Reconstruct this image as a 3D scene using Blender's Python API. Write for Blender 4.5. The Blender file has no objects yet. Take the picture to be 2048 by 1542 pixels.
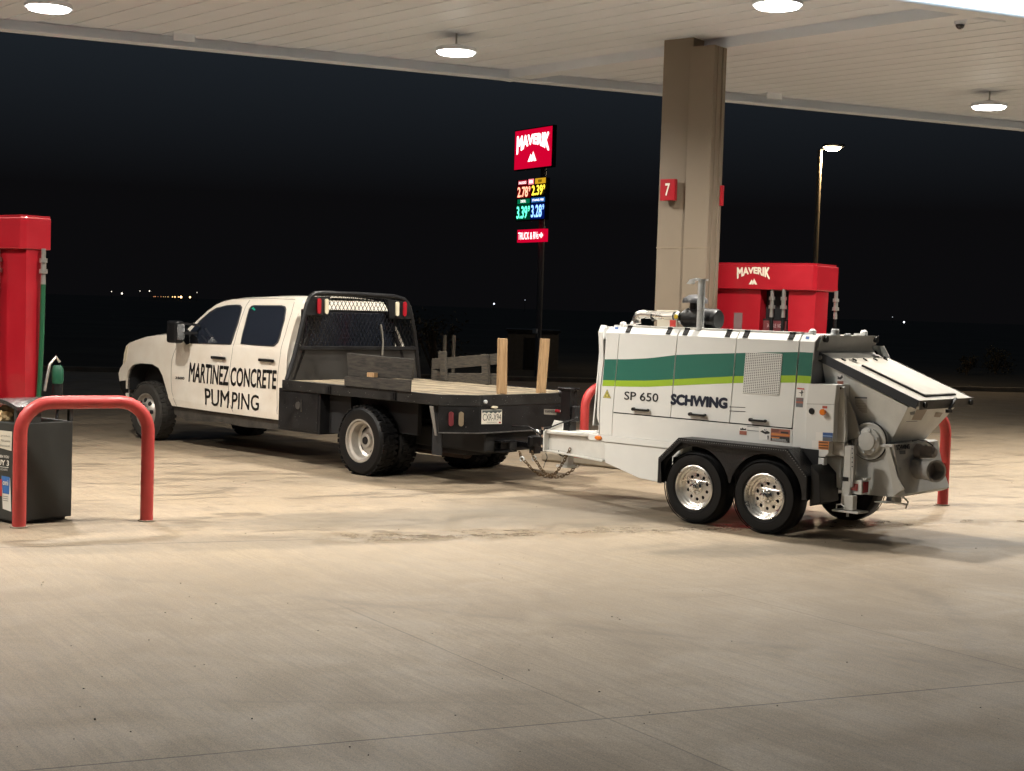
import bpy, bmesh, math, random
from mathutils import Vector, Matrix
from mathutils.geometry import tessellate_polygon
random.seed(7)
V3 = Vector
SC = bpy.context.scene
# ---------------------------------------------------------------- camera
FPX = 2950.0
CAM = V3((0, 0, 1.97))
_p = math.atan((771 - 613) / FPX); _r = math.atan(.0315)
_f = V3((0, math.cos(_p), -math.sin(_p)))
_R0 = V3((1, 0, 0)); _U0 = V3((0, math.sin(_p), math.cos(_p)))
_R = _R0 * math.cos(_r) + _U0 * math.sin(_r)
_U = _U0 * math.cos(_r) - _R0 * math.sin(_r)
cd = bpy.data.cameras.new('camera'); cam = bpy.data.objects.new('camera', cd)
SC.collection.objects.link(cam); SC.camera = cam
cd.sensor_width = 36; cd.lens = FPX / 2048 * 36; cd.clip_start = .1; cd.clip_end = 3000
M = Matrix.Identity(4)
for i in range(3):
    M[i][0] = _R[i]; M[i][1] = _U[i]; M[i][2] = -_f[i]; M[i][3] = CAM[i]
cam.matrix_world = M
SC.render.resolution_x = 1024; SC.render.resolution_y = 771
SC.render.engine = 'CYCLES'
# ---------------------------------------------------------------- world (night) and exposure
w = bpy.data.worlds.new("World"); SC.world = w; w.use_nodes = True
nt = w.node_tree; bg = nt.nodes['Background']
sky = nt.nodes.new('ShaderNodeTexSky'); sky.sky_type = 'NISHITA'; sky.sun_disc = False
sky.sun_elevation = math.radians(-6); sky.sun_rotation = math.radians(200)
bg.inputs['Strength'].default_value = 1.0
tcw = nt.nodes.new('ShaderNodeTexCoord'); spw = nt.nodes.new('ShaderNodeSeparateXYZ'); nt.links.new(tcw.outputs['Generated'], spw.inputs[0])
crw = nt.nodes.new('ShaderNodeValToRGB'); nt.links.new(spw.outputs[2], crw.inputs[0])
crw.color_ramp.elements[0].position = .07; crw.color_ramp.elements[0].color = (.0032, .0031, .0036, 1)
crw.color_ramp.elements[1].position = .22; crw.color_ramp.elements[1].color = (.016, .021, .027, 1)
mixn = nt.nodes.new('ShaderNodeMix'); mixn.data_type = 'RGBA'; mixn.blend_type = 'ADD'
mixn.inputs[0].default_value = .02
nt.links.new(crw.outputs[0], mixn.inputs[6])
nt.links.new(sky.outputs[0], mixn.inputs[7]); nt.links.new(mixn.outputs[2], bg.inputs[0])
SC.view_settings.view_transform = 'Standard'; SC.view_settings.look = 'None'
SC.view_settings.exposure = .12; SC.view_settings.gamma = 1
LAMP_W = 345.0
LAMP_COL = (1.0, .945, .855)

# ---------------------------------------------------------------- geometry helpers
def ray(px, py):
    return _f + _R * ((px - 1024) / FPX) + _U * ((771 - py) / FPX)
def ground(px, py, z=0.0):
    d = ray(px, py); return CAM + d * ((z - CAM.z) / d.z)
class Fr:
    """local frame of a thing: u along it, v away from the viewer side, z up"""
    def __init__(s, O, deg):
        s.O = V3(O); s.t = math.radians(deg)
        s.u = V3((math.cos(s.t), -math.sin(s.t), 0)); s.v = V3((math.sin(s.t), math.cos(s.t), 0))
    def L(s, P):
        d = P - s.O; return V3((d.dot(s.u), d.dot(s.v), d.z))
    def hv(s, px, py, v):
        d = ray(px, py); t = (v - (CAM - s.O).dot(s.v)) / d.dot(s.v); return s.L(CAM + d * t)
    def hu(s, px, py, u):
        d = ray(px, py); t = (u - (CAM - s.O).dot(s.u)) / d.dot(s.u); return s.L(CAM + d * t)
    def hz(s, px, py, z):
        d = ray(px, py); return s.L(CAM + d * ((z - CAM.z) / d.z))
    def hs(s, px, py, V):
        v = V(1.0)
        for _ in range(14):
            P = s.hv(px, py, v); v = V(P.z)
        return P
    def empty(s, name):
        o = bpy.data.objects.new(name, None); SC.collection.objects.link(o)
        o.location = s.O; o.rotation_euler = (0, 0, -s.t); o.empty_display_size = .2
        return o
def zoomer(x0, y0, k):
    return lambda x, y: (x0 + x * k, y0 + y * k)

def tag(o, label=None, cat=None, group=None, kind=None):
    if label: o['label'] = label
    if cat: o['category'] = cat
    if group: o['group'] = group
    if kind: o['kind'] = kind
    return o

class MB:
    def __init__(s): s.bm = bmesh.new()
    def box(s, x0, x1, y0, y1, z0, z1):
        P = [V3((x, y, z)) for x in (x0, x1) for y in (y0, y1) for z in (z0, z1)]
        return s.hexa(P)
    def hexa(s, P):
        v = [s.bm.verts.new(p) for p in P]
        for f in ((0, 1, 3, 2), (4, 6, 7, 5), (0, 4, 5, 1), (2, 3, 7, 6), (0, 2, 6, 4), (1, 5, 7, 3)):
            s.bm.faces.new([v[i] for i in f])
        return s
    def obox(s, c, ax, ay, az):
        c = V3(c); ax = V3(ax); ay = V3(ay); az = V3(az)
        return s.hexa([c + ax * i + ay * j + az * k for i in (-1, 1) for j in (-1, 1) for k in (-1, 1)])
    def prism(s, pts, vec):
        pts = [V3(p) for p in pts]; vec = V3(vec); n = len(pts)
        a = [s.bm.verts.new(p) for p in pts]; b = [s.bm.verts.new(p + vec) for p in pts]
        for t in tessellate_polygon([pts]):
            try:
                s.bm.faces.new([a[i] for i in t]); s.bm.faces.new([b[i] for i in reversed(t)])
            except ValueError: pass
        for i in range(n):
            j = (i + 1) % n; s.bm.faces.new([a[i], b[i], b[j], a[j]])
        return s
    def bar(s, p0, p1, w, h, up=(0, 0, 1)):
        p0 = V3(p0); p1 = V3(p1); d = (p1 - p0); n = d.normalized(); up = V3(up)
        a = n.cross(up)
        if a.length < 1e-3: a = n.cross(V3((1, 0, 0)))
        a.normalize(); b = a.cross(n)
        return s.obox((p0 + p1) / 2, d / 2, a * w / 2, b * h / 2)
    def lathe(s, c, axis, prof, seg=32, cap=True):
        c = V3(c); n = V3(axis).normalized()
        a = n.cross(V3((0, 0, 1)))
        if a.length < 1e-3: a = V3((1, 0, 0))
        a.normalize(); b = n.cross(a)
        rings = []
        for r, h in prof:
            if r < 1e-5: rings.append([s.bm.verts.new(c + n * h)])
            else: rings.append([s.bm.verts.new(c + n * h + (a * math.cos(2 * math.pi * i / seg) + b * math.sin(2 * math.pi * i / seg)) * r) for i in range(seg)])
        for A, B in zip(rings, rings[1:]):
            for i in range(seg):
                j = (i + 1) % seg
                if len(A) == 1 and len(B) == 1: break
                if len(A) == 1: s.bm.faces.new([A[0], B[i], B[j]])
                elif len(B) == 1: s.bm.faces.new([A[i], B[0], A[j]])
                else: s.bm.faces.new([A[i], B[i], B[j], A[j]])
        if cap:
            for Rg in (rings[0], rings[-1]):
                if len(Rg) > 2:
                    try: s.bm.faces.new(Rg)
                    except ValueError: pass
        return s
    def cyl(s, p0, p1, r0, r1=None, seg=20):
        p0 = V3(p0); p1 = V3(p1); r1 = r0 if r1 is None else r1
        return s.lathe(p0, p1 - p0, [(r0, 0), (r1, (p1 - p0).length)], seg)
    def ball(s, c, r, seg=12, squash=1.0):
        prof = [(r * math.sin(math.pi * i / 8), -r * squash * math.cos(math.pi * i / 8)) for i in range(9)]
        return s.lathe(c, (0, 0, 1), prof, seg, False)
    def tube(s, pts, r, seg=10, closed=False):
        pts = [V3(p) for p in pts]; n = len(pts); rings = []; up = None
        for i, p in enumerate(pts):
            if closed: d = pts[(i + 1) % n] - pts[i - 1]
            else: d = pts[min(i + 1, n - 1)] - pts[max(i - 1, 0)]
            d.normalize()
            if up is None:
                up = d.cross(V3((0, 0, 1)))
                if up.length < .05: up = d.cross(V3((1, 0, 0)))
            up = (up - d * up.dot(d)).normalized(); b = d.cross(up)
            rings.append([s.bm.verts.new(p + (up * math.cos(2 * math.pi * k / seg) + b * math.sin(2 * math.pi * k / seg)) * r) for k in range(seg)])
        for i in range(n if closed else n - 1):
            A = rings[i]; B = rings[(i + 1) % n]
            for k in range(seg):
                j = (k + 1) % seg; s.bm.faces.new([A[k], A[j], B[j], B[k]])
        if not closed:
            s.bm.faces.new(rings[0]); s.bm.faces.new(rings[-1])
        return s
    def sheet(s, loops, mp, thick=None, cx=(), cy=()):
        """2D polygon (outer loop + holes) triangulated, cut along lines, mapped by mp(a,b) and thickened"""
        bm = bmesh.new(); L3 = [[V3((a, b, 0)) for a, b in lp] for lp in loops]
        flat = [p for lp in L3 for p in lp]; vs = [bm.verts.new(p) for p in flat]
        for t in tessellate_polygon(L3):
            try: bm.faces.new([vs[i] for i in t])
            except ValueError: pass
        s._sheet_finish(bm, mp, thick, cx, cy); return s
    def _sheet_finish(s, bm, mp, thick, cx, cy):
        for c in cx:
            bmesh.ops.bisect_plane(bm, geom=bm.verts[:] + bm.edges[:] + bm.faces[:], plane_co=(c, 0, 0), plane_no=(1, 0, 0))
        for c in cy:
            bmesh.ops.bisect_plane(bm, geom=bm.verts[:] + bm.edges[:] + bm.faces[:], plane_co=(0, c, 0), plane_no=(0, 1, 0))
        o_ = V3(mp(.5, .5)); nrm = (V3(mp(.55, .5)) - o_).cross(V3(mp(.5, .55)) - o_); nrm = nrm.normalized() if nrm.length > 0 else nrm
        for v in bm.verts: v.co = V3(mp(v.co.x, v.co.y)) + nrm * (v.co.z * .00016 * (20 if o_.length > 30 else 1))
        if thick:
            e = bmesh.ops.extrude_face_region(bm, geom=bm.faces[:])
            for v in [g for g in e['geom'] if isinstance(g, bmesh.types.BMVert)]: v.co += V3(thick)
            bmesh.ops.recalc_face_normals(bm, faces=bm.faces[:])
        me = bpy.data.meshes.new('t'); bm.to_mesh(me); bm.free(); s.bm.from_mesh(me); bpy.data.meshes.remove(me)
    def build(s, name, mat, parent=None, bevel=0, smooth=None, recalc=True):
        if recalc: bmesh.ops.recalc_face_normals(s.bm, faces=s.bm.faces[:])
        me = bpy.data.meshes.new(name)
        if smooth is not None:
            for f in s.bm.faces: f.smooth = True
            for e in s.bm.edges:
                if len(e.link_faces) == 2 and e.calc_face_angle(0) > math.radians(smooth): e.smooth = False
        s.bm.to_mesh(me); s.bm.free()
        o = bpy.data.objects.new(name, me); SC.collection.objects.link(o)
        me.materials.append(mat)
        if parent: o.parent = parent
        if bevel:
            b = o.modifiers.new('bevel', 'BEVEL'); b.width = bevel; b.segments = 2; b.limit_method = 'ANGLE'; b.angle_limit = math.radians(38)
            b.harden_normals = False
        return o

def text_bm(body, bold=0.0):
    """filled letters of the built-in font, scaled to the unit square; bold stacks shifted copies (layer number kept in z)"""
    cu = bpy.data.curves.new('t', 'FONT'); cu.body = body; cu.resolution_u = 3; cu.fill_mode = 'FRONT'
    ob = bpy.data.objects.new('t', cu); SC.collection.objects.link(ob)
    bpy.context.view_layer.update()
    dg = bpy.context.evaluated_depsgraph_get()
    me = bpy.data.meshes.new_from_object(ob.evaluated_get(dg))
    bm = bmesh.new()
    offs = [(0, 0)] if not bold else [(0, 0)] + [(bold * math.cos(k * math.pi / 4), bold * math.sin(k * math.pi / 4)) for k in range(8)]
    for k, (dx, dy) in enumerate(offs):
        n0 = len(bm.verts); bm.from_mesh(me); bm.verts.ensure_lookup_table()
        for v in bm.verts[n0:]: v.co.x += dx; v.co.y += dy; v.co.z = k
    xs = [v.co.x for v in bm.verts]; ys = [v.co.y for v in bm.verts]
    x0, x1, y0, y1 = min(xs), max(xs), min(ys), max(ys)
    for v in bm.verts: v.co = V3(((v.co.x - x0) / (x1 - x0), (v.co.y - y0) / (y1 - y0), v.co.z))
    bpy.data.objects.remove(ob); bpy.data.curves.remove(cu); bpy.data.meshes.remove(me)
    return bm
def bil(TL, TR, BL, BR):
    TL, TR, BL, BR = map(V3, (TL, TR, BL, BR))
    return lambda a, b: (BL * (1 - a) + BR * a) * (1 - b) + (TL * (1 - a) + TR * a) * b
def lettering(body, mp, mat, parent, name='lettering', bold=0.0, warp=None, cx=(), cy=(), thick=None):
    m = MB(); bm = text_bm(body, bold)
    f = (lambda a, b: mp(*warp(a, b))) if warp else mp
    m._sheet_finish(bm, f, thick, cx, cy)
    return m.build(name, mat, parent, recalc=bool(thick))
arch = lambda a, b: (a, b * 1.0 + (1 - b) * (.30 - .62 * abs(2 * a - 1) ** 1.6))

# ---------------------------------------------------------------- materials
def mat(name, col, rough=.5, metal=0.0, nz=0.0, nscale=8, col2=None, bump=0.0, bscale=60, stretch=None, coat=0.0, rvar=0.0, spec=None, detail=6):
    m = bpy.data.materials.new(name); m.use_nodes = True; n = m.node_tree.nodes; l = m.node_tree.links
    b = n['Principled BSDF']; b.inputs['Roughness'].default_value = rough; b.inputs['Metallic'].default_value = metal
    b.inputs['Base Color'].default_value = (*col, 1); b.inputs['Coat Weight'].default_value = coat; b.inputs['Coat Roughness'].default_value = .08
    if spec is not None: b.inputs['Specular IOR Level'].default_value = spec
    if nz or bump or col2 or rvar:
        tc = n.new('ShaderNodeTexCoord'); mp = n.new('ShaderNodeMapping'); l.new(tc.outputs['Object'], mp.inputs[0])
        if stretch: mp.inputs['Scale'].default_value = stretch
        t = n.new('ShaderNodeTexNoise'); t.inputs['Scale'].default_value = nscale; t.inputs['Detail'].default_value = detail; t.inputs['Roughness'].default_value = .65
        l.new(mp.outputs[0], t.inputs['Vector'])
        c2 = col2 or tuple(c * (1 - nz) for c in col)
        cr = n.new('ShaderNodeValToRGB'); cr.color_ramp.elements[0].position = .36; cr.color_ramp.elements[1].position = .66
        cr.color_ramp.elements[0].color = (*c2, 1); cr.color_ramp.elements[1].color = (*col, 1)
        l.new(t.outputs[0], cr.inputs[0]); l.new(cr.outputs[0], b.inputs['Base Color'])
        if rvar:
            mr = n.new('ShaderNodeMapRange'); mr.inputs[3].default_value = max(.02, rough - rvar); mr.inputs[4].default_value = min(1, rough + rvar)
            mr.inputs[1].default_value = .3; mr.inputs[2].default_value = .7
            l.new(t.outputs[0], mr.inputs[0]); l.new(mr.outputs[0], b.inputs['Roughness'])
        if bump:
            t2 = n.new('ShaderNodeTexNoise'); t2.inputs['Scale'].default_value = bscale; t2.inputs['Detail'].default_value = 4
            l.new(mp.outputs[0], t2.inputs['Vector'])
            bp = n.new('ShaderNodeBump'); bp.inputs['Strength'].default_value = bump; bp.inputs['Distance'].default_value = .01
            l.new(t2.outputs[0], bp.inputs['Height']); l.new(bp.outputs[0], b.inputs['Normal'])
    return m
def glow(name, col, s):
    m = bpy.data.materials.new(name); m.use_nodes = True; b = m.node_tree.nodes['Principled BSDF']
    b.inputs['Base Color'].default_value = (*[c * .3 for c in col], 1)
    b.inputs['Emission Color'].default_value = (*col, 1); b.inputs['Emission Strength'].default_value = s
    return m
def speckled(name, col, col2, rough, sp=(.55, .53, .5), amount=.70, scale=45):
    """worn black paint with pale concrete splatter"""
    m = mat(name, col, rough, nz=.5, nscale=5, col2=col2, bump=.15, bscale=40, rvar=.12, spec=.3 if max(col) < .1 else .5)
    n = m.node_tree.nodes; l = m.node_tree.links; b = n['Principled BSDF']
    src = b.inputs['Base Color'].links[0].from_socket
    tc = n.new('ShaderNodeTexCoord'); t = n.new('ShaderNodeTexNoise'); t.inputs['Scale'].default_value = scale; t.inputs['Detail'].default_value = 3
    l.new(tc.outputs['Object'], t.inputs['Vector'])
    cr = n.new('ShaderNodeValToRGB'); cr.color_ramp.elements[0].position = amount; cr.color_ramp.elements[1].position = amount + .05
    l.new(t.outputs[0], cr.inputs[0])
    mx = n.new('ShaderNodeMix'); mx.data_type = 'RGBA'; mx.inputs[7].default_value = (*sp, 1)
    l.new(cr.outputs[0], mx.inputs[0]); l.new(src, mx.inputs[6]); l.new(mx.outputs[2], b.inputs['Base Color'])
    return m
WHITE = mat('white_paint', (.74, .70, .62), .32, nz=.10, nscale=2.2, coat=.5, rvar=.06, col2=(.67, .61, .52))
TWHITE = mat('trailer_white', (.74, .74, .71), .38, nz=.06, nscale=1.5, coat=.3, rvar=.06)
TGREY = mat('trailer_grey', (.64, .63, .59), .45, nz=.14, nscale=3, rvar=.1)
GLASS = mat('tinted_glass', (.014, .017, .025), .06, coat=.6, spec=.5)
BLACKP = mat('black_plastic', (.009, .009, .010), .42, spec=.35, nz=.3, rvar=.08)
BLACK = mat('black_paint', (.007, .007, .008), .33, spec=.35, nz=.4, nscale=6, rvar=.12)
WORN = speckled('worn_black_steel', (.013, .013, .014), (.006, .006, .0065), .42, sp=(.30,.29,.27), amount=.72, scale=60)
WORNB = speckled('splattered_steel', (.022, .021, .020), (.008, .008, .008), .5, sp=(.34,.33,.31), amount=.69, scale=48)
UNDER = mat('underbody', (.008, .0075, .007), .7, nz=.5, nscale=9)
RUBBER = mat('tyre_rubber', (.005, .005, .0055), .5, spec=.3, nz=.35, nscale=14, bump=.12, bscale=120, rvar=.1)
RUBBERD = mat('dusty_rubber', (.038, .035, .030), .85, nz=.4, nscale=8, bump=.15, bscale=90)
CHROME = mat('chrome', (.78, .77, .74), .2, 1.0, rvar=.06, nz=.1)
ALU = mat('polished_aluminium', (.76, .74, .70), .30, .9, nz=.15, rvar=.1)
STEELW = mat('silver_wheel', (.52, .49, .44), .38, .6, nz=.2, rvar=.1)
GALV = mat('galvanised', (.58, .60, .60), .38, .15, nz=.25, nscale=14, rvar=.12)
RUST = mat('rusty_chain', (.16, .10, .045), .6, .5, nz=.5, nscale=30)
RED = mat('red_enamel', (.40, .010, .020), .33, nz=.1, nscale=3, coat=.35, rvar=.05)
REDPOST = speckled('red_post_paint', (.50, .05, .045), (.40, .04, .036), .46, sp=(.16, .05, .04), amount=.73, scale=22)
LENSR = mat('red_lens', (.30, .012, .02), .2, coat=.6)
LENSW = mat('clear_lens', (.62, .56, .42), .2, coat=.6)
AMBER = mat('amber_lens', (.75, .20, .02), .25, coat=.5)
WOODN = mat('fresh_lumber', (.47, .31, .16), .7, nscale=5, col2=(.27, .16, .075), stretch=(14, 14, .8), bump=.1)
WOODO = mat('weathered_wood', (.050, .043, .034), .85, nscale=5, col2=(.012, .011, .010), stretch=(1.3, 10, 10), bump=.3, bscale=20)
WOODF = mat('far_weathered_wood', (.085, .070, .050), .85, nscale=7, col2=(.02, .018, .016), stretch=(1.2, 10, 9), bump=.3, bscale=20)
GREEN = mat('dark_green_vinyl', (.018, .135, .095), .4, coat=.3)
LIME = mat('lime_vinyl', (.30, .46, .025), .4, coat=.3)
NAVY = mat('navy_vinyl', (.008, .012, .028), .4)
INK = mat('black_vinyl', (.006, .006, .006), .4)
TAN = mat('tan_column_paint', (.20, .16, .115), .55, nz=.06, nscale=2)
SOFFIT = mat('soffit_white', (.78, .84, .92), .5, nz=.05, nscale=1.5)
DARK = mat('dark_recess', (.006, .006, .007), .8)
# ================================================================ SETTING
class NT:
    """tiny node helper"""
    def __init__(s, name):
        s.m = bpy.data.materials.new(name); s.m.use_nodes = True; s.t = s.m.node_tree; s.b = s.t.nodes['Principled BSDF']
    def lk(s, a, b):
        if isinstance(a, (int, float)): b.default_value = a
        elif isinstance(a, tuple): b.default_value = a
        else: s.t.links.new(a, b)
    def math(s, op, a, b=0.0, c=0.0, clamp=False):
        n = s.t.nodes.new('ShaderNodeMath'); n.operation = op; n.use_clamp = clamp
        s.lk(a, n.inputs[0]); s.lk(b, n.inputs[1]); s.lk(c, n.inputs[2]); return n.outputs[0]
    def dot(s, a, v):
        n = s.t.nodes.new('ShaderNodeVectorMath'); n.operation = 'DOT_PRODUCT'; s.lk(a, n.inputs[0]); n.inputs[1].default_value = v; return n.outputs['Value']
    def noise(s, vec, scale, detail=5, rough=.6, sc=None, rot=0.0, dist=0.0):
        mp = s.t.nodes.new('ShaderNodeMapping'); s.lk(vec, mp.inputs[0]); mp.vector_type = 'TEXTURE' if False else 'POINT'
        mp.inputs['Rotation'].default_value = (0, 0, rot)
        if sc:
            mp2 = s.t.nodes.new('ShaderNodeMapping'); s.lk(mp.outputs[0], mp2.inputs[0]); mp2.inputs['Scale'].default_value = sc; o = mp2.outputs[0]
        else: o = mp.outputs[0]
        n = s.t.nodes.new('ShaderNodeTexNoise'); n.inputs['Scale'].default_value = scale; n.inputs['Detail'].default_value = detail
        n.inputs['Roughness'].default_value = rough; n.inputs['Distortion'].default_value = dist; s.lk(o, n.inputs['Vector']); return n.outputs[0]
    def ramp(s, x, a, b, lo=0.0, hi=1.0):
        n = s.t.nodes.new('ShaderNodeMapRange'); n.interpolation_type = 'SMOOTHSTEP'; s.lk(x, n.inputs[0])
        n.inputs[1].default_value = a; n.inputs[2].default_value = b; n.inputs[3].default_value = lo; n.inputs[4].default_value = hi; return n.outputs[0]
    def mix(s, f, a, b, mode='MIX'):
        n = s.t.nodes.new('ShaderNodeMix'); n.data_type = 'RGBA'; n.blend_type = mode; s.lk(f, n.inputs[0])
        for x, i in ((a, 6), (b, 7)):
            if isinstance(x, tuple): n.inputs[i].default_value = (*x, 1) if len(x) == 3 else x
            else: s.t.links.new(x, n.inputs[i])
        return n.outputs[2]

def concrete():
    N = NT('concrete_pavement'); tc = N.t.nodes.new('ShaderNodeTexCoord'); P = tc.outputs['Object']
    g2 = ground(695, 1217.5); g3 = ground(1459, 1540); br = math.atan2((g2 - g3).y, (g2 - g3).x)   # brushed direction
    big = N.noise(P, .22, 6, .6); mid = N.noise(P, 1.3, 6, .65, dist=.6); fine = N.noise(P, 42, 4, .75); grain = N.noise(P, 130, 3, .8)
    brush = N.noise(P, 1.0, 8, .72, sc=(.35, 9, 1), rot=-br); brush2 = N.noise(P, 1.0, 8, .7, sc=(2.0, 34, 1), rot=-br)
    col = N.mix(N.ramp(big, .35, .65), (.285, .213, .135), (.370, .288, .193))
    col = N.mix(N.ramp(mid, .46, .62, 0, .35), col, (.24, .19, .135))
    col = N.mix(N.ramp(brush, .44, .60, 0, .42), col, (.215, .17, .12))
    col = N.mix(N.ramp(brush2, .46, .60, 0, .45), col, (.20, .158, .115))
    col = N.mix(N.ramp(fine, .47, .60, 0, .45), col, (.175, .14, .105))
    col = N.mix(N.ramp(grain, .50, .62, 0, .5), col, (.13, .105, .08)); col = N.mix(N.ramp(grain, .38, .48, .35, 0), col, (.52, .44, .33))
    vor = N.t.nodes.new('ShaderNodeTexVoronoi'); vor.inputs['Scale'].default_value = 95; N.lk(P, vor.inputs['Vector'])
    col = N.mix(N.ramp(vor.outputs['Distance'], .10, .34, .30, 0), col, (.15, .125, .10))
    # tyre polish bands and dirty lane where the vehicles stand
    def line(a, b):
        A = ground(*a); B = ground(*b); d = (B - A).normalized(); n = V3((-d.y, d.x, 0)); return n, n.dot(A), d
    def dist(a, b, wob=0.0):
        n, c, d = line(a, b); x = N.math('SUBTRACT', N.dot(P, n), c)
        if wob: x = N.math('ADD', x, N.math('MULTIPLY', N.math('SUBTRACT', mid, .5), wob))
        return N.math('ABSOLUTE', x), d
    lane = N.noise(P, .9, 7, .7, sc=(1, 3.2, 1), rot=math.radians(-22), dist=.9)
    n4, c4, d4 = line((0, 1095), (2048, 1042))
    beyond = N.ramp(N.math('SUBTRACT', N.dot(P, n4), c4), -.05, .25)
    stain_shade = N.math('MULTIPLY', N.ramp(lane, .52, .60), beyond)
    col = N.mix(N.math('MULTIPLY', stain_shade, .7), col, (.105, .082, .058))
    drip = N.math('MULTIPLY', N.ramp(N.noise(P, 3.2, 5, .7, sc=(1, 4, 1), rot=math.radians(-20)), .60, .66), beyond)
    col = N.mix(N.math('MULTIPLY', drip, .75), col, (.07, .056, .042))
    # oily damp patches mixed with painted vehicle shade, along the joint
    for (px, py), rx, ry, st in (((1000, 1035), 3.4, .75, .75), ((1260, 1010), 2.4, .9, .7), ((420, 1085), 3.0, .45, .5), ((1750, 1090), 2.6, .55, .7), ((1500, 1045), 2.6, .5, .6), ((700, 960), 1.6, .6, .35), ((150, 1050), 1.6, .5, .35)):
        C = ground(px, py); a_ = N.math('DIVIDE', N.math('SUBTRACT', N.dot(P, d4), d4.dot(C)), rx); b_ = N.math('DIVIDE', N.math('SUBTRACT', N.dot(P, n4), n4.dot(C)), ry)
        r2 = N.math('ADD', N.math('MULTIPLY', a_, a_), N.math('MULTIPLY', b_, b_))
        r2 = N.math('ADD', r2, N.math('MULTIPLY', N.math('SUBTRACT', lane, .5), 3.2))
        f = N.ramp(r2, .25, 1.0, st, 0); stain_shade = N.math('MAXIMUM', stain_shade, f)
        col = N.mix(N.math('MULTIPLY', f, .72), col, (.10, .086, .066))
    # faint rubber marks
    for a, b, wd, st in (((180, 1150), (1560, 1292), .09, .34), ((90, 1235), (700, 1215), .05, .2), ((1500, 1410), (1720, 1412), .04, .22), ((330, 1210), (1000, 1265), .12, .18)):
        x, d = dist(a, b, .25); f = N.ramp(x, 0, wd, st, 0)
        f = N.math('MULTIPLY', f, N.ramp(mid, .38, .6)); col = N.mix(f, col, (.13, .11, .09))
    pts = [ground(*q) for q in ((1690, 1130), (1905, 1225), (1945, 1340))]
    (ax, ay), (bx, by), (cx, cy) = [(q.x, q.y) for q in pts]
    D = 2 * (ax * (by - cy) + bx * (cy - ay) + cx * (ay - by))
    ux = ((ax * ax + ay * ay) * (by - cy) + (bx * bx + by * by) * (cy - ay) + (cx * cx + cy * cy) * (ay - by)) / D
    uy = ((ax * ax + ay * ay) * (cx - bx) + (bx * bx + by * by) * (ax - cx) + (cx * cx + cy * cy) * (bx - ax)) / D
    rad = math.hypot(ax - ux, ay - uy)
    vd = N.t.nodes.new('ShaderNodeVectorMath'); vd.operation = 'DISTANCE'; N.lk(P, vd.inputs[0]); vd.inputs[1].default_value = (ux, uy, 0)
    ring = N.math('ABSOLUTE', N.math('SUBTRACT', vd.outputs['Value'], rad))
    sep = N.t.nodes.new('ShaderNodeSeparateXYZ'); N.lk(P, sep.inputs[0])
    side = N.ramp(sep.outputs[0], pts[0].x - .6, pts[0].x + .6)
    treads = N.noise(P, 9, 3, .7)
    f = N.math('MULTIPLY', N.math('MULTIPLY', N.ramp(ring, .02, .14, .42, 0), side), N.ramp(treads, .4, .6, .3, 1))
    col = N.mix(f, col, (.15, .125, .10))
    # saw-cut joints
    jm = None
    for a, b, wd, st in (((65, 1540), (2048, 1362.5), .006, .85), ((0, 1095), (2048, 1042), .010, .9), ((695, 1217.5), (1459, 1540), .006, .5),
                         ((1394, 1172), (2048, 1340), .006, .5), ((1024, 1190), (1374, 1175), .005, .28)):
        x, d = dist(a, b); f = N.ramp(x, wd * .5, wd * 1.5, st, 0)
        if a[0] > 600 and a[0] != 1024:
            f = N.math('MULTIPLY', f, N.ramp(N.math('SUBTRACT', N.dot(P, d), d.dot(ground(*a))), -.5, .3))
        f = N.math('MULTIPLY', f, N.ramp(N.noise(P, 5, 4, .7), .30, .46, .35, 1))
        jm = f if jm is None else N.math('MAXIMUM', jm, f)
    col = N.mix(jm, col, (.06, .045, .035))
    sp = N.noise(P, 60, 2, .5); col = N.mix(N.ramp(sp, .755, .775, 0, .9), col, (.04, .035, .03))
    sp2 = N.noise(P, 75, 2, .5, rot=.4); col = N.mix(N.ramp(sp2, .765, .785, 0, .6), col, (.6, .56, .48))
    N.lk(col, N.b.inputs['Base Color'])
    # damp line along the joint
    x4, d4_ = dist((0, 1095), (2048, 1042), .5)
    A = ground(600, 1078); B = ground(2048, 1042)
    along = N.math('SUBTRACT', N.dot(P, d4), d4.dot(A))
    wet = N.math('MULTIPLY', N.ramp(x4, .0, .55, 1, 0), N.ramp(along, -.4, .6))
    wet = N.math('MULTIPLY', wet, N.ramp(N.noise(P, 2.2, 6, .75), .42, .56))
    rough = N.math('SUBTRACT', N.ramp(mid, .3, .7, .50, .68), N.math('ADD', N.math('MULTIPLY', wet, .34), N.math('MULTIPLY', stain_shade, .12)))
    N.lk(rough, N.b.inputs['Roughness'])
    bp = N.t.nodes.new('ShaderNodeBump'); bp.inputs['Strength'].default_value = .35; bp.inputs['Distance'].default_value = .006
    hgt = N.math('ADD', N.math('MULTIPLY', fine, .6), N.math('ADD', N.math('MULTIPLY', brush2, .9), N.math('MULTIPLY', N.noise(P, 1.6, 3), 2.0)))
    hgt = N.math('SUBTRACT', hgt, N.math('MULTIPLY', jm, 1.5)); N.lk(hgt, bp.inputs['Height']); N.lk(bp.outputs[0], N.b.inputs['Normal'])
    return N.m

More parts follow.
